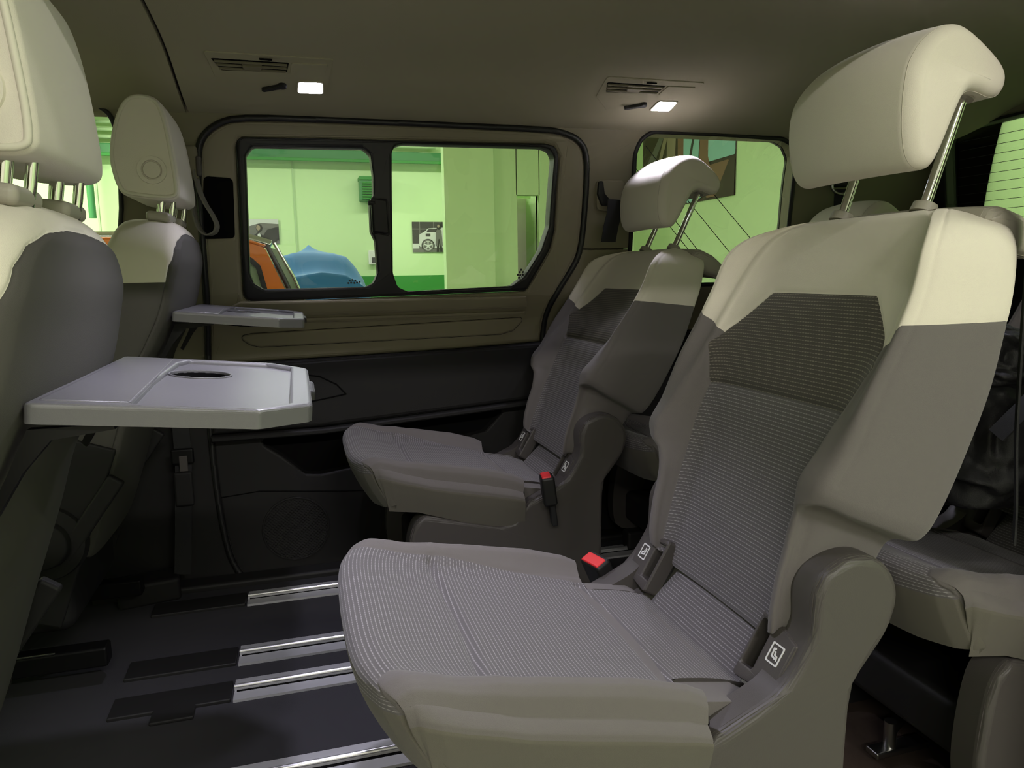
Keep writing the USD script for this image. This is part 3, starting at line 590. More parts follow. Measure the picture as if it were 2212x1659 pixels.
def shield(b, sgn):
    pts = np.array(SHIELD); poly = Polygon(np.vstack([bs_closed(pts, 30*4)])).buffer(0)
    m = bevel_extrude(poly, .052, .013, 5, back=True)
    obj(b, 'side_shield', xform(m, lambda q: np.column_stack([q[:, 0], sgn*(.186+q[:, 2]), q[:, 1]]), flip=sgn > 0), 'plastic_shield', 55)
    inner = Polygon([(.50, .30), (.60, .34), (.66, .47), (.70, .50), (.73, .46), (.66, .36), (.64, .1), (.40, .1), (.42, .26)]).buffer(.0)
    obj(b, 'inner_bracket', xform(bevel_extrude(inner, .03, .004, 1), lambda q: np.column_stack([q[:, 0], sgn*(.158+q[:, 2]), q[:, 1]]), flip=sgn > 0), 'plastic_shield', 40)
    # guide pocket of the child seat anchor: a frame with a deep slot, and the printed mark beside it
    e1 = np.array([.604-.5465, 0, .440-.343]); e1 /= np.linalg.norm(e1); e2 = np.array([0, sgn*1., 0]); e3 = np.cross(e1, e2)*sgn; o = np.array([.5465, sgn*.138, .347])
    if e3[0] > 0: e3 = -e3
    o = o-e3*.016
    fr = lambda q: o+q[:, 1:2]*e1+q[:, :1]*e2+q[:, 2:3]*e3
    fm = lambda poly, t, bb, base=0.: (lambda mm: (lambda k: (k.invert() if k.volume < 0 else None, k)[1])(xform(mm, lambda q: fr(q+[0, 0, base]))))(bevel_extrude(poly, t, bb, 2))
    plate = round_poly([(0, .0), (.082, .010), (.082, .085), (.050, .095), (0, .103)], .006); slot = round_poly([(.006, .020), (.030, .022), (.030, .088), (.006, .092)], .004)
    obj(b, 'anchor_guide', fm(plate.difference(slot), .030, .004, -.026), 'plastic_shield', 40)
    obj(b, 'anchor_slot', fm(slot.buffer(.004), .004, .001, -.032), 'black', False)
    mk = unary_union([sbox(.046, .047, .066, .071).buffer(.002).difference(sbox(.0475, .0485, .0645, .0695).buffer(.0012)),
                      LineString([(.051, .065), (.052, .055), (.059, .0535)]).buffer(.0014), Point(.0535, .0655).buffer(.0018), LineString([(.0555, .062), (.0565, .058), (.061, .057), (.062, .0525)]).buffer(.0012), sbox(.0655, .046, .0675, .053)])
    obj(b, 'anchor_mark', fm(mk, .0012, .0002, .0036), 'white_print', False, label='white printed seat symbol')
def buckle(parent, at, lean=.3, rz=0.):
    k = obj(parent, 'buckle', moved(rbox(.034, .058, .075, .007), at, ry=-lean, rz=rz), 'black', 40, label='black belt buckle with red button')
    s, c = math.sin(-lean), math.cos(lean); a = np.array(at)
    R = trimesh.transformations.euler_matrix(0, -lean, rz)[:3, :3]
    obj(k, 'release_button', moved(rbox(.024, .050, .010, .003), a+R@np.array([-.002, 0, .035]), ry=-lean, rz=rz), 'red', 40, label='red release button')
    obj(k, 'stalk', moved(rbox(.016, .036, .07, .005), a+R@np.array([.004, 0, -.06]), ry=-lean, rz=rz), 'webbing', 40)
def rear_seat(label, loc, tilt=0., lift=0., belt=0, dark=False, group=None):
    s = thing('rear_seat', label, 'seat', group, loc=loc)
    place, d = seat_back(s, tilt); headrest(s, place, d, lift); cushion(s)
    b = UsdGeom.Xform.Define(stage, s+'/base').GetPrim().GetPath().pathString
    for sgn in (-1, 1): shield(b, sgn)
    obj(b, 'tail_insert', tail(), 'fabric_rib', True, uv=TAILUV[0], label='narrow ribbed tail cushion')
    obj(b, 'crossbar', moved(rbox(.44, .40, .10, .02), (.42, 0, .14)), 'plastic_dark')
    for sgn in (-1, 1): obj(b, 'rail_shoe', moved(rbox(.46, .05, .06, .008), (.42, sgn*.165, .032)), 'plastic_dark')
    if belt: buckle(s, (.530 if belt > 0 else .520, belt*(.262 if belt > 0 else .250), .328 if belt > 0 else .352), .45 if belt > 0 else .12, .25 if belt > 0 else -.2)
    return s
TAILUV = [None]
def tail():
    p = spline([(.560, .318), (.582, .341), (.607, .364), (.632, .386), (.652, .398), (.664, .398)], 40); W = np.linspace(-.136, .136, 40)
    bow = np.interp(np.abs(W), [0, .122, .136], [0, .001, .007])
    g = np.stack([np.broadcast_to(p[:, :1], (40, 40))+bow, np.broadcast_to(W, (40, 40)), np.broadcast_to(p[:, 1:], (40, 40))], -1)
    d = np.r_[0, np.cumsum(np.linalg.norm(np.diff(p, axis=0), axis=1))]; TAILUV[0] = np.column_stack([np.tile(W, 40), np.repeat(d, 40)])
    f = grid_faces(40, 40, False); m = TM(g.reshape(-1, 3), f)
    if m.face_normals[:, 0].mean() > 0: m.invert()
    return m
NEAR = rear_seat('beige and grey second row seat nearest the open doorway, with raised headrest', (0, .98, 0), 0., 0., 1)
FAR = rear_seat('beige and grey second row seat standing beside the far sliding door', (.065, 1.96, .006), math.radians(6.5), 0., -1)
THIRD = rear_seat('third row seat with dark bag, half hidden behind the nearest seat', (.80, 1.02, 0), math.radians(3), -.135)
copy_of(THIRD, 'rear_seat', 'third row seat in the far rear corner, glimpsed between the two second row seats', 'seat', (.80, 1.955, 0))
# ------------------------------------------------------------------ front seats, seen from behind
FB = [  # z, front x, rear x, half width, panel bulge
    (.26, -.64, -.462, .215), (.30, -.635, -.447, .222), (.46, -.60, -.394, .235), (.58, -.55, -.353, .242), (.665, -.515, -.326, .244), (.72, -.485, -.297, .244), (.788, -.445, -.266, .242), (.85, -.405, -.250, .236),
    (.90, -.385, -.241, .226), (.935, -.372, -.243, .205), (.962, -.362, -.253, .170), (.980, -.350, -.272, .120), (.986, -.335, -.295, .07)]
def front_seat(label, loc, tray_label, TV=0.):
    s = thing('front_seat', label, 'seat', None, loc=loc); rows = []
    for z, fx, rx, hw in FB:
        h = [(fx, 0, z), (fx-.003, hw*.45, z), (fx-.006, hw*.8, z), (fx+.004, hw-.006, z), (fx+.03, hw, z), (fx+.5*(rx-fx), hw+.002, z), (rx-.035, hw, z), (rx-.014, hw-.006, z), (rx-.002, hw-.024, z), (rx+.004, hw*.72, z), (rx+.007, hw*.36, z), (rx+.008, 0, z)]
        rows.append(h+[(x, -v, q) for x, v, q in h[-2:0:-1]])
    NR = 260; ctrl, _ = pch(rows, NR); N = 440; K = 22; g = bs_closed(ctrl, N); v = g.reshape(-1, 3); f = grid_faces(NR, N, True); a = np.tile(np.arange(N)/N*K, NR); a = np.where(a > 11, 22-a, a)
    c0, c1 = v[:N].mean(0), v[-N:].mean(0)+[0, 0, .002]; n0 = len(v); v = np.vstack([v, c0, c1]); a = np.r_[a, 5, 5]; i = np.arange(N); j = (i+1) % N
    f = np.vstack([f, np.column_stack([j, i, np.full(N, n0)]), np.column_stack([n0-N+i, n0-N+j, np.full(N, n0+1)])])
    if TM(v, f).volume < 0: f = f[:, ::-1]
    n = vnormals(v, f); w = np.abs(v[:, 1]); z = v[:, 2]
    ph = np.interp(z, [.2, .60, .80, .88, .915, .935, .948, .956], [.235, .240, .236, .223, .200, .170, .120, .04])
    pan = np.minimum(np.minimum(ph-w, .957-z), (a-6.6)*.03); bei = z-.846
    v = groove(v, f, n, [np.where(a > 6, pan, 9)], .0025, .003); v = groove(v, f, n, [np.where(pan < 0, bei, 9)], .0009, .002); v = v+n*(.004*sstep(pan, 0, .02))[:, None]
    n = vnormals(v, f); A = np.column_stack([n, pan, bei]); pp, rest = cut(v, f, A, A[:, 3]); be, gr = cut(*rest, rest[2][:, 4])
    b = UsdGeom.Xform.Define(stage, s+'/backrest').GetPrim().GetPath().pathString
    piece(b, 'rear_panel', pp, 'panel_front', label='grey rear panel'); piece(b, 'shoulder_cover', be, 'fabric_beige', label='beige upper cover'); piece(b, 'side_cover', gr, 'panel_front', label='grey lower cover')
    for sg in (-1, 1):
        obj(b, 'post_guide', moved(rbox(.050, .085, .022, .009), (-.285, sg*.088, .988), ry=.12), 'plastic_beige', 40)
        obj(b, 'side_shield', moved(rbox(.10, .012, .40, .005), (-.50, sg*.243, .33), ry=.35), 'plastic_door', 40)
        k = obj(b, 'recliner_cover', moved(lathe([(0, .034), (.045, .034), (.050, .030), (.053, .018), (.078, .016), (.084, .0), (0, 0)], 40), (-.535, sg*.242, .315), rx=-sg*math.pi/2), 'plastic_door', 40)
        obj(b, 'side_strut', moved(rbox(.035, .02, .20, .006), (-.445, sg*.25, .36), ry=.62), 'plastic_door', 40)
    # headrest: a block with a light piped rim round each cheek
    prof = [(-.358, 1.035), (-.330, 1.028), (-.278, 1.022), (-.238, 1.024), (-.231, 1.045), (-.238, 1.13), (-.246, 1.19), (-.258, 1.228), (-.276, 1.242), (-.312, 1.246), (-.335, 1.232), (-.352, 1.20), (-.366, 1.15), (-.372, 1.10)]
    def shp(q): u = np.abs(q[:, 1])/.135; return np.column_stack([q[:, 0]-.004*u**3*sstep(q[:, 0], -.30, -.24), q[:, 1]*(1-.05*sstep(q[:, 2], 1.12, 1.25)), q[:, 2]])
    v, f = cushion_block(prof, .135, .012, shp); h = obj(s, 'headrest', (v, f), 'fabric_beige', 50)
    pr = Polygon(bs_closed(np.array(prof, float), 160)).buffer(-.007, quad_segs=8); pc = np.array(pr.exterior.coords)[:-1]
    for sg in (-1, 1):
        q = shp(np.column_stack([pc[:, 0], np.full(len(pc), sg*.1335), pc[:, 1]])); obj(h, 'piping', tube(q, .0042, 8, True), 'piping', True, label='pale piping round the cheek')
        obj(h, 'post', tube([(-.300, sg*.088, .93), (-.285, sg*.088, 1.0), (-.276, sg*.088, 1.055)], .0085, 18), 'chrome', 40, label='chrome headrest post')
        obj(h, 'post', tube([(-.278, sg*.088+.011, .93), (-.263, sg*.088+.011, 1.0), (-.254, sg*.088+.011, 1.055)], .006, 14), 'chrome', 40, label='chrome headrest post')
    obj(h, 'release_button', moved(lathe([(0, .005), (.017, .005), (.0185, .001), (.020, .001), (.021, .0065), (.029, .0055), (.031, -.004)], 40), (-.288, -.1335, 1.085), rx=math.pi/2), 'fabric_beige', 40, label='round button with raised ring')
    # folding tray
    tr = UsdGeom.Xform.Define(stage, s+'/tray_table').GetPrim(); tag(tr.GetPath().pathString, tray_label); tp = tr.GetPath().pathString
    L, W2 = .272, .222; out = round_poly([(0, -W2), (L-.055, -W2), (L-.004, -W2+.048), (L, -W2+.06), (L, W2-.06), (L-.004, W2-.048), (L-.055, W2), (0, W2)], .008)
    inn = round_poly([(.095, -W2+.014), (L-.062, -W2+.014), (L-.026, -W2+.050), (L-.026, W2-.050), (L-.062, W2-.014), (.095, W2-.014), (.085, W2-.05), (.085, -W2+.05)], .008)
    cupc = Point(.125, .085).buffer(.042, quad_segs=24)
    ang = math.radians(5.6); fr = lambda q: np.column_stack([-.262+q[:, 0]*math.cos(ang)+q[:, 2]*math.sin(ang), q[:, 1]+TV, .785-q[:, 0]*math.sin(ang)+(q[:, 2]-.021)*math.cos(ang)])
    obj(tp, 'rim', xform(bevel_extrude(out.difference(inn), .021, .005, 4), fr), 'plastic_tray', 40)
    obj(tp, 'surface', xform(bevel_extrude(inn.buffer(.003).difference(cupc), .0145, .001, 1), fr), 'plastic_tray', 40)
    obj(tp, 'cup_holder', xform(bevel_extrude(cupc.difference(cupc.buffer(-.003)), .0040, .0012, 3), lambda q: fr(q+[0, 0, .0125])), 'plastic_tray', 40)
    obj(tp, 'cup_wall', xform(bevel_extrude(cupc.difference(cupc.buffer(-.0035)), .0300, .001, 1), lambda q: fr(q-[0, 0, .0170])), 'void', 40)  # wall and floor coloured black to stand for shade inside the cup hole
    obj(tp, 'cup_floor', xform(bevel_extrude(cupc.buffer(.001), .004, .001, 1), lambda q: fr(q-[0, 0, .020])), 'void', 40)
    obj(tp, 'hinge_flap', xform(bevel_extrude(round_poly([(.008, -W2+.016), (.093, -W2+.016), (.075, W2-.016), (.008, W2-.016)], .006), .0222, .003, 2), fr), 'plastic_tray', 40)
    obj(tp, 'latch', xform(bevel_extrude(sbox(L-.004, -.045, L+.004, .045).buffer(.002), .012, .003, 2), lambda q: fr(q+[0, 0, .005])), 'plastic_dark', 40)
    for sg in (-1, 1):
        arm = Polygon([(-.262, .756), (-.185, .757), (-.184, .751), (-.242, .744), (-.270, .712), (-.297, .668), (-.303, .674), (-.283, .712)])
        obj(tp, 'bracket', xform(bevel_extrude(arm, .016, .003, 2), lambda q: np.column_stack([q[:, 0], sg*.165-.008+q[:, 2], q[:, 1]]), True), 'black_gloss', 40, label='glossy black folding bracket')
    # cushion and base, mostly hidden
    obj(s, 'cushion', moved(rbox(.50, .48, .15, .05), (-.76, 0, .36), ry=-.06), 'fabric_grey', 40)
    bs = obj(s, 'base', moved(rbox(.42, .40, .20, .03), (-.72, 0, .19)), 'plastic_dark', 40)
    for sg in (-1, 1):
        obj(bs, 'slide_rail', moved(rbox(.60, .045, .045, .006), (-.75, sg*.19, .03)), 'black_gloss', 40)
        obj(bs, 'rail_edge', moved(rbox(.30, .004, .004, .001), (-.70, sg*.19-.02, .054)), 'steel', 40)
    return s
grain('piping', (.62, .59, .49), .6, .3, 800, .0003, .2, .04)
FS1 = front_seat('front seat at the left edge with an open grey tray table, nearest the viewer', (0, .985, 0), 'open grey tray with cup hole', .037)
FS2 = front_seat('farther front seat with a round button on its headrest and open tray', (.004, 1.92, .048), 'open grey tray seen almost edge on')
# ------------------------------------------------------------------ the garage outside
GZ = -.5
def wallbox(name, size, at, m, label=None): 
    s = struct(name, label, 'wall'); obj(s, 'face', moved(trimesh.creation.box(size), at), m, False); return s
gf = struct('garage_floor'); obj(gf, 'slab', moved(trimesh.creation.box([18, 27, .1]), (-.5, 4, GZ-.05)), 'garage_floor', False)
gc = struct('garage_ceiling'); obj(gc, 'slab', moved(trimesh.creation.box([18, 27, .1]), (-.5, 4, 3.95)), 'garage_ceiling', False)
gw = struct('garage_wall_far', 'pale green garage wall with a dark green band, seen through the sliding door window', 'wall')
obj(gw, 'face', moved(trimesh.creation.box([14, .2, 4.6]), (-.5, 14.1, 1.7)), 'wall_green', False)
obj(gw, 'band', moved(trimesh.creation.box([14, .03, 1.40]), (-.5, 13.99, GZ+.7)), 'band_green', False)
obj(gw, 'band_line', moved(trimesh.creation.box([14, .02, .03]), (-.5, 13.975, .60)), 'pipe_green', False)
for x in (-3.1, .05): obj(gw, 'panel_joint', moved(trimesh.creation.box([.03, .02, 3.4]), (x, 13.995, 2.2)), 'wall_shade', False)
wallbox('garage_wall_left', [.2, 27, 4.6], (-7.4, 4, 1.7), 'wall_green'); wallbox('garage_wall_near', [14, .2, 4.6], (-.5, -7.6, 1.7), 'wall_cream')
gr = struct('garage_wall_rear', 'green garage wall behind the van carrying the large poster', 'wall'); obj(gr, 'face', moved(trimesh.creation.box([.2, 26, 4.6]), (4.45, 4, 1.7)), 'wall_green', False)
# projecting wall with pier and niche on the right
pier = struct('garage_wall_pier', 'projecting pale green wall with a pier and a deep door niche', 'wall')
obj(pier, 'pier', moved(trimesh.creation.box([.62, .16, 4.6]), (2.095, 9.08, 1.7)), 'wall_green', False)
obj(pier, 'wall', moved(trimesh.creation.box([.33, .12, 4.6]), (2.565, 9.16, 1.7)), 'wall_green', False)
obj(pier, 'wall', moved(trimesh.creation.box([1.5, .12, 4.6]), (3.77, 9.16, 1.7)), 'wall_green', False)
obj(pier, 'niche_head', moved(trimesh.creation.box([.31, .12, 2.2]), (2.875, 9.16, 2.98)), 'wall_green', False)
obj(pier, 'niche_jamb', moved(trimesh.creation.box([.02, .55, 2.48]), (2.72, 9.45, .64)), 'wall_green', False); obj(pier, 'niche_jamb', moved(trimesh.creation.box([.02, .55, 2.48]), (3.03, 9.45, .64)), 'wall_green', False)
obj(pier, 'niche_door', moved(rbox(.4, .05, 2.5, .005), (2.95, 9.68, .65)), 'wall_cream', label='pale door deep in the niche'); obj(pier, 'niche_back', moved(trimesh.creation.box([.4, .05, 2.2]), (2.9, 9.72, 3.0)), 'wall_green', False)
obj(pier, 'door_frame', moved(rbox(.03, .10, 2.5, .005), (2.82, 9.64, .65)), 'wall_green')
obj(pier, 'base_band', moved(trimesh.creation.box([3.1, .03, 1.22]), (3.30, 8.985, GZ+.61)), 'band_green', False)
# ducts and pipes
d = thing('cable_duct', 'dark green horizontal duct running high along the far garage wall', 'duct')
obj(d, 'tray', moved(rbox(9.0, .16, .17, .02), (-.4, 13.85, 3.03)), 'pipe_green')
obj(d, 'lip', moved(rbox(9.0, .05, .05, .01), (-.4, 13.74, 2.93)), 'band_green')
for k, z in enumerate((3.22, 3.34, 3.46)):
    top('wall_pipe', tube([(-4, 13.85, z), (2.6, 13.85, z)], .028, 10), 'wall_shade', ('lowest', 'middle', 'topmost')[k]+' of the three pale pipes running above the dark green duct', 'pipe', True)
for k, (x, y, z0, z1) in enumerate([(-3.10, 13.6, 1.9, 3.9), (-3.34, 13.6, 2.9, 3.9)]):
    p = thing('drain_pipe', ['green upright pipe seen in the front window, the longer one', 'green upright pipe seen in the front window, the shorter left one'][k], 'pipe')
    obj(p, 'pipe', tube([(x, y, z0), (x, y, z1)], .055, 14), 'pipe_green', True); obj(p, 'coupling', tube([(x, y, z1-.42), (x, y, z1-.30)], .085, 14), 'pipe_green', True)
    obj(p, 'coupling', tube([(x, y, z1-.2), (x, y, z1-.12)], .08, 14), 'pipe_green', True)
# wall grille
v = thing('wall_vent', 'dark green louvred ventilation box on the far garage wall', 'vent')
obj(v, 'housing', moved(rbox(.42, .30, .40, .02), (1.40, 13.85, 2.44)), 'pipe_green'); obj(v, 'hood', moved(rbox(.44, .34, .06, .01), (1.40, 13.84, 2.63)), 'band_green')
for k in range(7): obj(v, 'slat', moved(rbox(.36, .05, .016, .003), (1.41, 13.69, 2.28+k*.045), rx=.6), 'band_green')
s = thing('wall_unit', 'small white wall unit with dark display left of the window divider', 'box')
obj(s, 'case', moved(rbox(.14, .08, .26, .015), (1.38, 13.94, 1.24)), 'white_print'); obj(s, 'display', moved(rbox(.07, .01, .10, .004), (1.40, 13.895, 1.19)), 'grey_print')

# posters
simple('paper_dark', (.035, .032, .028), .6); simple('paper_mid', (.16, .15, .14), .6); simple('paper_light', (.62, .62, .60), .6); simple('paper_skin', (.22, .12, .07), .6); simple('paper_brown', (.055, .036, .024), .6)
simple('paper_cyan', (.30, .58, .52), .6); simple('paper_orange', (.62, .16, .03), .6); simple('paper_tan', (.33, .26, .19), .6)
def flat(poly, d, frame):  # poly in the poster's own (u, w) metres, d its layer
    m = bevel_extrude(poly, .001, .0002, 1); return xform(m, lambda v: frame(v[:, 0], v[:, 1], v[:, 2]+.001*d+.004))
def poster(label, frame, w, h, back, shapes):
    t = thing('poster', label, 'poster'); m = bevel_extrude(sbox(0, 0, w, h), .005, .0005, 1); obj(t, 'board', xform(m, lambda v: frame(v[:, 0], v[:, 1], v[:, 2])), back, False)
    for k, (nm, pl, mt) in enumerate(shapes): obj(t, nm, flat(pl.intersection(sbox(0, 0, w, h)), k+1, frame), mt, False)
far = lambda x0, z0: (lambda u, w, d: np.column_stack([x0+u, 13.98-d, z0+w]))
def el(x, y, rx, ry): return shapely.affinity.scale(Point(x, y).buffer(1), rx, ry)
import shapely.affinity
spokes = unary_union([LineString([(.29, .12), (.29+.08*math.cos(a), .12+.08*math.sin(a))]).buffer(.011) for a in np.linspace(.3, .3+2*math.pi, 5, endpoint=False)])
poster('black and white poster of a white car and a standing person', far(2.14, 1.33), .86, .56, 'paper_dark',
    [('window_bar', unary_union([sbox(0, .42, .86, .435), sbox(.135, .30, .15, .56), sbox(.40, .42, .415, .56)]), 'paper_mid'), ('floor', sbox(0, 0, .86, .10), 'paper_mid'), ('shade', sbox(.0, .07, .12, .16), 'paper_light'),
     ('car_body', round_poly([(.12, .12), (.13, .33), (.22, .37), (.30, .44), (.86, .47), (.86, .10), (.45, .08), (.14, .10)], .03), 'paper_light'), ('car_window', round_poly([(.24, .375), (.32, .43), (.52, .44), (.50, .37)], .015), 'paper_dark'),
     ('lamp', round_poly([(.25, .29), (.34, .29), (.34, .345), (.25, .345)], .008), 'paper_dark'), ('arch', Point(.29, .12).buffer(.125).intersection(sbox(0, .06, 1, 1)), 'paper_dark'), ('tyre', Point(.29, .12).buffer(.108), 'paper_mid'), ('wheel', Point(.29, .12).buffer(.088), 'paper_light'), ('hub', Point(.29, .12).buffer(.078), 'paper_mid'), ('spoke', spokes, 'paper_light'),
     ('legs', P([(.45, .0), (.47, .26), (.54, .26), (.56, .0), (.52, .0), (.505, .2), (.49, .0)]), 'paper_dark'), ('coat', round_poly([(.43, .12), (.45, .40), (.50, .45), (.55, .40), (.57, .12), (.53, .10), (.50, .3), (.47, .10)], .01), 'paper_mid'), ('hair', el(.50, .47, .045, .055), 'paper_dark'), ('face', el(.495, .48, .022, .028), 'paper_tan')])
poster('grey poster of a dark haired woman above the orange car', far(-.74, 1.50), .50, .42, 'paper_mid',
    [('sky', P([(0, .3), (0, .42), (.5, .42), (.5, .34), (.2, .36)]), 'paper_light'), ('hill', P([(.2, .1), (.3, .24), (.5, .30), (.5, .05)]), 'paper_dark'), ('hair', el(.17, .27, .055, .07), 'paper_dark'), ('jacket', round_poly([(.02, .0), (.06, .14), (.15, .20), (.24, .13), (.30, .0)], .02), 'paper_dark'), ('shirt', round_poly([(.12, .0), (.14, .17), (.18, .18), (.21, .0)], .01), 'paper_light'), ('face', el(.155, .275, .034, .046), 'paper_tan'), ('seat', el(.38, .10, .10, .09), 'paper_dark')])
rear = lambda u, w, d: np.column_stack([4.345-d, 8.85-u, 1.66+w])       # u runs to the right as seen from the van
poster('large colour poster of people in turquoise shirts on the rear garage wall', rear, 2.10, .90, 'paper_brown',
    [('wall_strip', P([(0, 0.399), (0.25, 0.483), (0.62, 0.9), (0.5, 0.9), (0, 0.462)]), 'paper_mid'), ('fence', P([(0, 0.336), (0.35, 0.42), (0.6, 0.9), (0.7, 0.9), (0.42, 0.399), (0, 0.302)]), 'paper_tan'), ('arm', P([(0.62, 0.294), (0.66, 0.9), (0.86, 0.9), (0.84, 0.315)]), 'paper_tan'), ('arm', P([(0.92, 0.294), (0.9, 0.9), (1.05, 0.9), (1.06, 0.294)]), 'paper_skin'),
     ('shirt', round_poly([(1.05, 0.26), (1.04, 0.9), (1.42, 0.9), (1.36, 0.294)], .02), 'paper_cyan'), ('strap', P([(1.1, 0.277), (1.3, 0.9), (1.35, 0.9), (1.15, 0.277)]), 'paper_dark'), ('shirt', round_poly([(1.56, 0.399), (1.5, 0.9), (2.1, 0.9), (2.1, 0.403)], .02), 'paper_cyan'), ('forearm', round_poly([(1.42, 0.9), (1.4, 0.462), (1.5, 0.26), (1.66, 0.277), (1.58, 0.462), (1.58, 0.9)], .02), 'paper_skin'),
     ('thigh', round_poly([(1.56, 0.021), (1.6, 0.361), (2, 0.37), (1.86, 0.021)], .02), 'paper_skin'), ('shade', P([(1.72, 0), (2, 0.37), (2.1, 0.37), (2.1, 0)]), 'paper_brown'), ('orange_cloth', round_poly([(0.55, 0), (0.62, 0.118), (0.8, 0.134), (0.98, 0.021), (0.9, 0)], .02), 'paper_orange'), ('turquoise_bag', round_poly([(1.14, 0.008), (1.18, 0.143), (1.46, 0.151), (1.52, 0.059), (1.34, 0)], .02), 'paper_cyan')])

# car under a blue cover
def covered_car():
    nx, ny = 150, 110; X = np.linspace(-.80, .76, nx); Y = np.linspace(0, 4.2, ny); g = np.zeros((nx, ny, 3))
    for i, x in enumerate(X):
        for j, y in enumerate(Y):
            a = abs(x); roof = float(np.interp(a, [0, .25, .40, .52, .62, .68, .74, .80], [1.70, 1.69, 1.65, 1.52, 1.36, 1.15, .6, .06]))
            low = float(np.interp(abs(x-.06), [0, .30, .50, .62, .70, .76, .86], [1.44, 1.41, 1.30, 1.08, .75, .3, .05]))
            k = float(sstep(y, .42, .80)); h = low*(1-k)+roof*k
            if y < .12: h = min(h, .05+y/.12*1.35)
            if y > 3.9: h *= max(0, (4.2-y)/.3)
            r = math.hypot((x+.06)*1.0, (y-1.15)*.7); h += .10*math.exp(-r/.10)+.045*math.exp(-r/.30)
            h += .020*math.sin(15*x+9*y+2*math.sin(4*x))*sstep(a, .36, .6)+.010*math.sin(5*y+6*x)
            g[i, j] = (x, y, max(h, .03))
    return TM(g.reshape(-1, 3), grid_faces(nx, ny, False))
t = thing('covered_car', 'car hidden under a loose blue fabric cover with a pointed peak', 'car', loc=(.25, 9.3, GZ))
m = covered_car(); m.invert() if m.face_normals[:, 2].mean() < 0 else None; obj(t, 'cover', m, 'cover_blue', True)
for x in (-.55, .55): obj(t, 'wheel', moved(trimesh.creation.cylinder(.3, .2, sections=24), (x, .9, .3), ry=math.pi/2), 'car_black')

# orange car
oc = thing('orange_car', 'orange compact car with black pillars parked beyond the sliding door window', 'car', loc=(.02, 5.2, GZ))
body = round_poly([(-3.2, .25), (-3.25, .75), (-3.0, .98), (-.10, 1.02), (.04, 1.01), (.12, .90), (.14, .35), (.05, .25)], .05)
cabin = round_poly([(-3.0, .95), (-2.75, 1.50), (-2.3, 1.61), (-.34, 1.625), (-.18, 1.57), (-.05, 1.25), (.0, .98)], .04)
def side(poly, w, b): m = bevel_extrude(poly, w, b, 3); return xform(m, lambda v: np.column_stack([v[:, 0], v[:, 2]-w/2, v[:, 1]]), flip=True)
def both(poly, w, b=.05): a = side(poly, w, b); return a
obj(oc, 'body', cat(both(body, 1.6), xform(both(body, 1.6), lambda v: v*[1, -1, 1], True)), 'car_orange')
win = round_poly([(-2.0, 1.03), (-1.95, 1.52), (-.26, 1.52), (-.21, 1.47), (-.115, 1.03)], .03)
obj(oc, 'cabin', xform(cat(both(cabin.difference(win), 1.36, .06)), lambda v: v*[1, 1, 1]), 'car_orange')
obj(oc, 'side_window', both(win.buffer(.01), 1.33, .01), 'car_glass')
obj(oc, 'window_trim', both(win.difference(win.buffer(-.028)), 1.375, .004), 'car_black')
scr = P([(-.16, 1.575), (-.10, 1.56), (.10, 1.03), (-.02, 1.02)]); obj(oc, 'windscreen', both(scr, 1.22, .01), 'car_glass')
obj(oc, 'windscreen_pillar', tube([(-.17, -.62, 1.585), (-.08, -.64, 1.38), (.06, -.66, 1.02)], .014, 10), 'car_black', True)
obj(oc, 'pillar_trim', tube([(-.13, -.60, 1.60), (-.03, -.61, 1.40), (.11, -.62, 1.02)], .010, 10), 'chrome', True)
obj(oc, 'roof_rail', tube([(-1.9, -.56, 1.635), (-.32, -.56, 1.645), (-.15, -.58, 1.59)], .03, 10), 'chrome', True)
obj(oc, 'mirror', moved(rbox(.12, .2, .13, .05), (-.02, -.80, 1.03)), 'car_orange')
obj(oc, 'headlight', moved(rbox(.16, .3, .14, .05), (.08, -.62, .86), rz=-.3), 'car_glass')
for x in (-2.6, -.1): obj(oc, 'wheel', moved(lathe([(.05, -.1), (.31, -.1), (.33, -.05), (.33, .05), (.31, .1), (.05, .1)], 28), (x, -.68, .32), rx=math.pi/2), 'car_black')
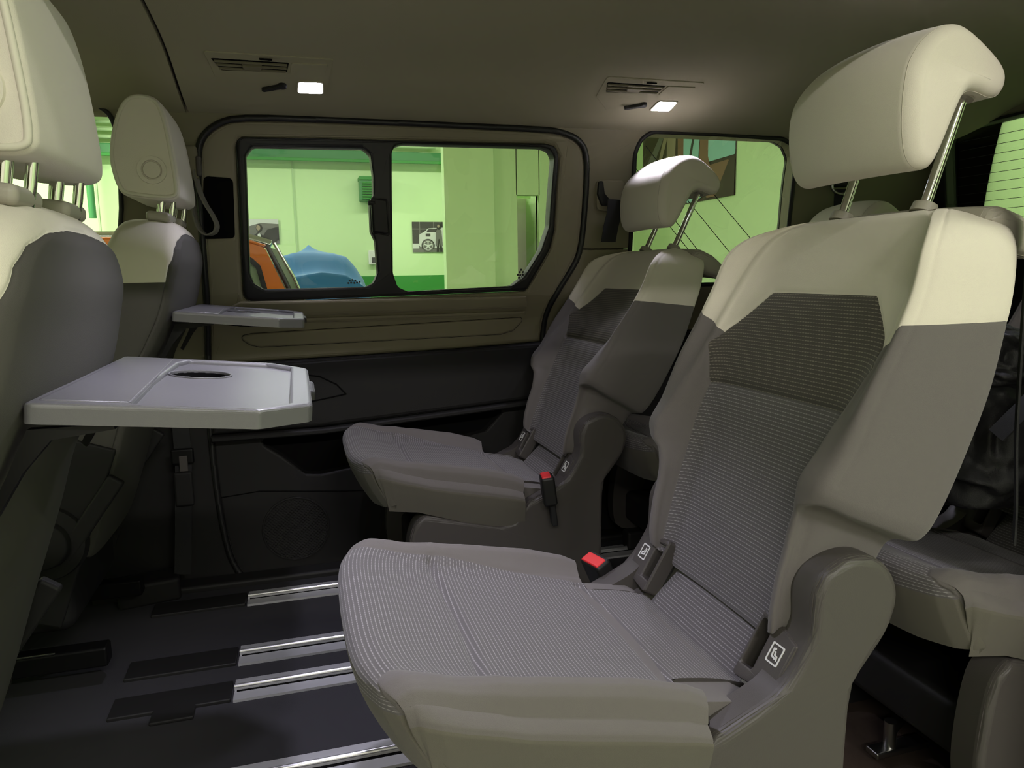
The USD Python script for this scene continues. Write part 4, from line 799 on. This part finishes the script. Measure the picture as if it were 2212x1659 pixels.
# ------------------------------------------------------------------ overhead units, belts, strap, bag
def overhead(label, x0, far=True, cat_='vent', rounded=False):
    """Vent, blank panel, coat hook and lit LED lens in the ceiling's side slope. Built on the far side; the near ones are its mirror."""
    u = thing('overhead_vent', label, cat_); sgn = 1 if far else -1
    y0, y1 = 1.80, 1.96; z0, z1 = float(ceil_z(1.81)), float(ceil_z(1.955)); e = np.array([0, 1.955-1.81, z1-z0]); e /= np.linalg.norm(e); nrm = np.array([0, -e[2], e[1]]); nrm = nrm*(-1 if nrm[2] > 0 else 1)
    o = np.array([x0, 1.81, z0])
    def fr(q): 
        p = o+q[:, :1]*np.array([1, 0, 0])+q[:, 1:2]*e; bend = ceil_z(np.clip(p[:, 1], YC, 2.2))-p[:, 2]; p[:, 2] += bend; p = p+q[:, 2:3]*nrm
        if not far: p[:, 1] = 2*YC-p[:, 1]
        return p
    def pt(name, poly, t, base, m, b=.001, parent=u, lab=None, e_=.02): 
        mm = xform(fine(bevel_extrude(poly, t, b, 2), e_), lambda q: fr(q+[0, 0, base])); mm.invert() if mm.volume < 0 else None
        return obj(parent, name, mm, m, 40, label=lab)
    W = .275; pl = round_poly([(0, -.022), (W, -.022), (W-.012, .155), (.075, .160), (.012, .085)], .008)
    vs = [(.012, .008), (.178, .008), (.172, .052), (.030, .060)]
    vent = round_poly(vs, .004); lens = round_poly([(.198, .088), (.252, .086), (.254, .138), (.196, .140)], .006)
    pt('panel', pl.difference(vent).difference(lens.buffer(.003)), .0035, -.001, 'headliner', .0015)
    pt('vent_cavity', vent.buffer(.002), .001, .0003, 'void', .0003)
    for k in range(3):
        y = .016+k*.015; pt('vent_slat', sbox(.018+.004*k, y, .174-.002*k, y+.005), .0045, .001, 'trim_beige', .001)
    pt('vent_tab', round_poly([(.075, .026), (.12, .026), (.115, .042), (.08, .042)], .003), .006, .002, 'trim_beige', .001)
    pt('blank_cover', round_poly([(.183, .006), (.262, .004), (.258, .056), (.178, .056)], .004), .003, .002, 'headliner', .001)
    pt('release_tab', sbox(.115, -.010, .142, -.006), .003, .004, 'void', .0005)
    pt('coat_hook', unary_union([Point(.160, .107).buffer(.010), LineString([(.160, .107), (.118, .128)]).buffer(.0055)]), .008, .003, 'plastic_dark', .002, lab='dark folding coat hook')
    pt('lamp_bezel', lens.buffer(.004).difference(lens), .006, -.001, 'headliner', .001)
    pt('lamp_lens', lens, .007, -.001, 'lens', .002, lab='lit white LED lens')
    c = fr(np.array([[.226, .112, .030]]))[0]; nn = nrm if far else np.array([0, 0, -1.])
    l = UsdLux.SphereLight.Define(stage, u.replace('overhead_vent', 'cabin_lamp')); l.CreateRadiusAttr(.018); l.CreateIntensityAttr(CABIN_LAMP/16*(1 if far else (2.7 if x0 < 0 else .8))); l.CreateColorAttr(Gf.Vec3f(*LED))
    sh = UsdLux.ShapingAPI.Apply(l.GetPrim()); sh.CreateShapingConeAngleAttr(54.0 if far else 43.0); sh.CreateShapingConeSoftnessAttr(.7)
    l.AddTranslateOp().Set(Gf.Vec3d(*c)); l.AddRotateXYZOp().Set(Gf.Vec3f(math.degrees(math.atan2(nn[1], -nn[2])), 0, 0))
    return u
overhead('ceiling vent and lit LED lamp above the far sliding door window, left one', -.165); overhead('ceiling vent and lit LED lamp above the rear side window, right one', .778)
overhead('ceiling vent and LED lamp on the near side above the open doorway', -.165, False); overhead('ceiling vent and LED lamp on the near side above the nearest seat', .778, False)

# grab strap on the far B pillar
g = thing('grab_strap', 'looped grey grab strap hanging from the pillar beside the sliding door', 'strap')
loop = spline([(-.232, 2.10, 1.175), (-.226, 2.095, 1.13), (-.212, 2.09, 1.09), (-.196, 2.085, 1.06), (-.188, 2.083, 1.035), (-.195, 2.083, 1.018), (-.212, 2.085, 1.012), (-.230, 2.088, 1.025), (-.240, 2.09, 1.06), (-.243, 2.095, 1.11), (-.240, 2.10, 1.17)], 70)
obj(g, 'strap', ribbon(loop, (.25, .97, 0), .028, .004), 'strap_grey', 40)
obj(g, 'anchor', moved(rbox(.030, .03, .085, .008), (-.240, 2.105, 1.195)), 'trim_beige', 40); obj(g, 'hook', moved(rbox(.012, .02, .05, .004), (-.222, 2.095, 1.185)), 'plastic_shield', 40)

def belt(label, pts, wdir, w=.047, loop_at=None, loop_m='black_gloss', guide=None):
    b = thing('seat_belt', label, 'belt'); obj(b, 'webbing', ribbon(spline(pts, 60), wdir, w, .0025), 'webbing', 40)
    if loop_at is not None:
        x, y, z, s = loop_at; obj(b, 'guide_loop', moved(tube([(s*.036*math.cos(a), 0, s*.026*math.sin(a)) for a in np.linspace(0, 2*math.pi, 28, endpoint=False)], .0055, 8, True), (x, y, z), rz=-.35), loop_m, True)
        obj(b, 'loop_cover', moved(rbox(.055*s, .022, .05*s, .010), (x-.002, y+.012, z+.022), rz=-.35), 'black', 40)
    return b
sb = belt('black belt running down the pillar between the sliding door and the rear side window', [(.942, 2.105, 1.115), (.937, 2.10, 1.08), (.927, 2.105, 1.03), (.924, 2.115, .992)], (1, 0, .05), .048)
obj(sb, 'belt_bezel', on_wall(round_poly([(.893, 1.178), (.985, 1.180), (.988, 1.105), (.965, 1.080), (.900, 1.090)], .012), .014, .010, .005), 'trim_light', 40)
obj(sb, 'belt_outlet', on_wall(round_poly([(.897, 1.174), (.912, 1.174), (.918, 1.140), (.935, 1.122), (.975, 1.120), (.974, 1.100), (.912, 1.102), (.896, 1.135)], .006), .01, .020, .004), 'black', 40)
belt('black belt with a metal guide loop behind the nearest headrest', [(1.766, 2.112, 1.162), (1.767, 2.112, 1.11), (1.768, 2.112, 1.07), (1.768, 2.112, 1.035)], (1, -.4, 0), .05, (1.766, 2.108, 1.172, 1.0), 'steel')
belt('black belt hanging at the right edge beside the third row', [(.930, .757, 1.08), (.932, .757, .86), (.937, .757, .695), (.944, .752, .55), (.945, .752, .52)], (.73, .68, 0), .046)
fb = belt('front seat belt with its tongue on the dark lower B pillar', [(-.335, 2.215, .60), (-.335, 2.215, .42), (-.345, 2.21, .25), (-.36, 2.20, .06)], (1, 0, 0), .044)
obj(fb, 'tongue', moved(rbox(.06, .014, .045, .006), (-.335, 2.205, .405)), 'black_gloss', 40); obj(fb, 'tongue_plate', moved(rbox(.022, .004, .045, .002), (-.333, 2.198, .385)), 'plastic_shield', 40); obj(fb, 'stop_button', moved(rbox(.05, .014, .10, .008), (-.338, 2.205, .31)), 'plastic_door', 40)

# the black bag on the third row
def bag():
    m = trimesh.creation.icosphere(5, 1.0); v = np.array(m.vertices); n = v.copy()
    s = np.sign(v)*np.abs(v)**.62; p = s*np.array([.18, .25, .15])
    nz = meshkit.fbm(v*1.7+11, 4, 3)-.5; fold = np.abs(meshkit.noise(v*np.array([1.2, 3.2, 4.5])+5, 9)-.5)
    p = p+n*(nz*.10-.055*fold)[:, None]; return TM(p, m.faces)
bg = thing('bag', 'slumped black bag with a pale zip lying on the third row seat', 'bag', loc=(1.20, 1.13, .615))
obj(bg, 'body', bag(), 'bag_black', True); obj(bg, 'flap', moved(xform(bag(), lambda v: v*[.8, .75, .42]), (-.03, -.06, .12), ry=.25), 'bag_black', True)
obj(bg, 'zip', ribbon(spline([(-.20, -.20, .075), (-.21, -.10, .085), (-.215, .02, .08), (-.20, .12, .07)], 30), (0, 0, 1), .008, .003), 'steel', 40)
obj(bg, 'strap', ribbon(spline([(-.15, -.25, .02), (-.10, -.28, .10), (.02, -.27, .19), (.10, -.2, .16)], 40), (0, 1, .3), .03, .004), 'webbing', 40)

# small fittings on the floor under the third row
ft = thing('floor_latch', 'bare metal seat latch on the floor under the third row seat', 'latch', loc=(1.02, 1.0, .01))
obj(ft, 'plate', moved(rbox(.12, .03, .012, .003), (0, 0, .015)), 'steel', 40); obj(ft, 'pin', moved(trimesh.creation.cylinder(.011, .05, sections=18), (-.02, 0, .045)), 'steel', 40); obj(ft, 'lever', moved(rbox(.09, .018, .02, .004), (.05, .05, .03), rz=.5), 'steel', 40)
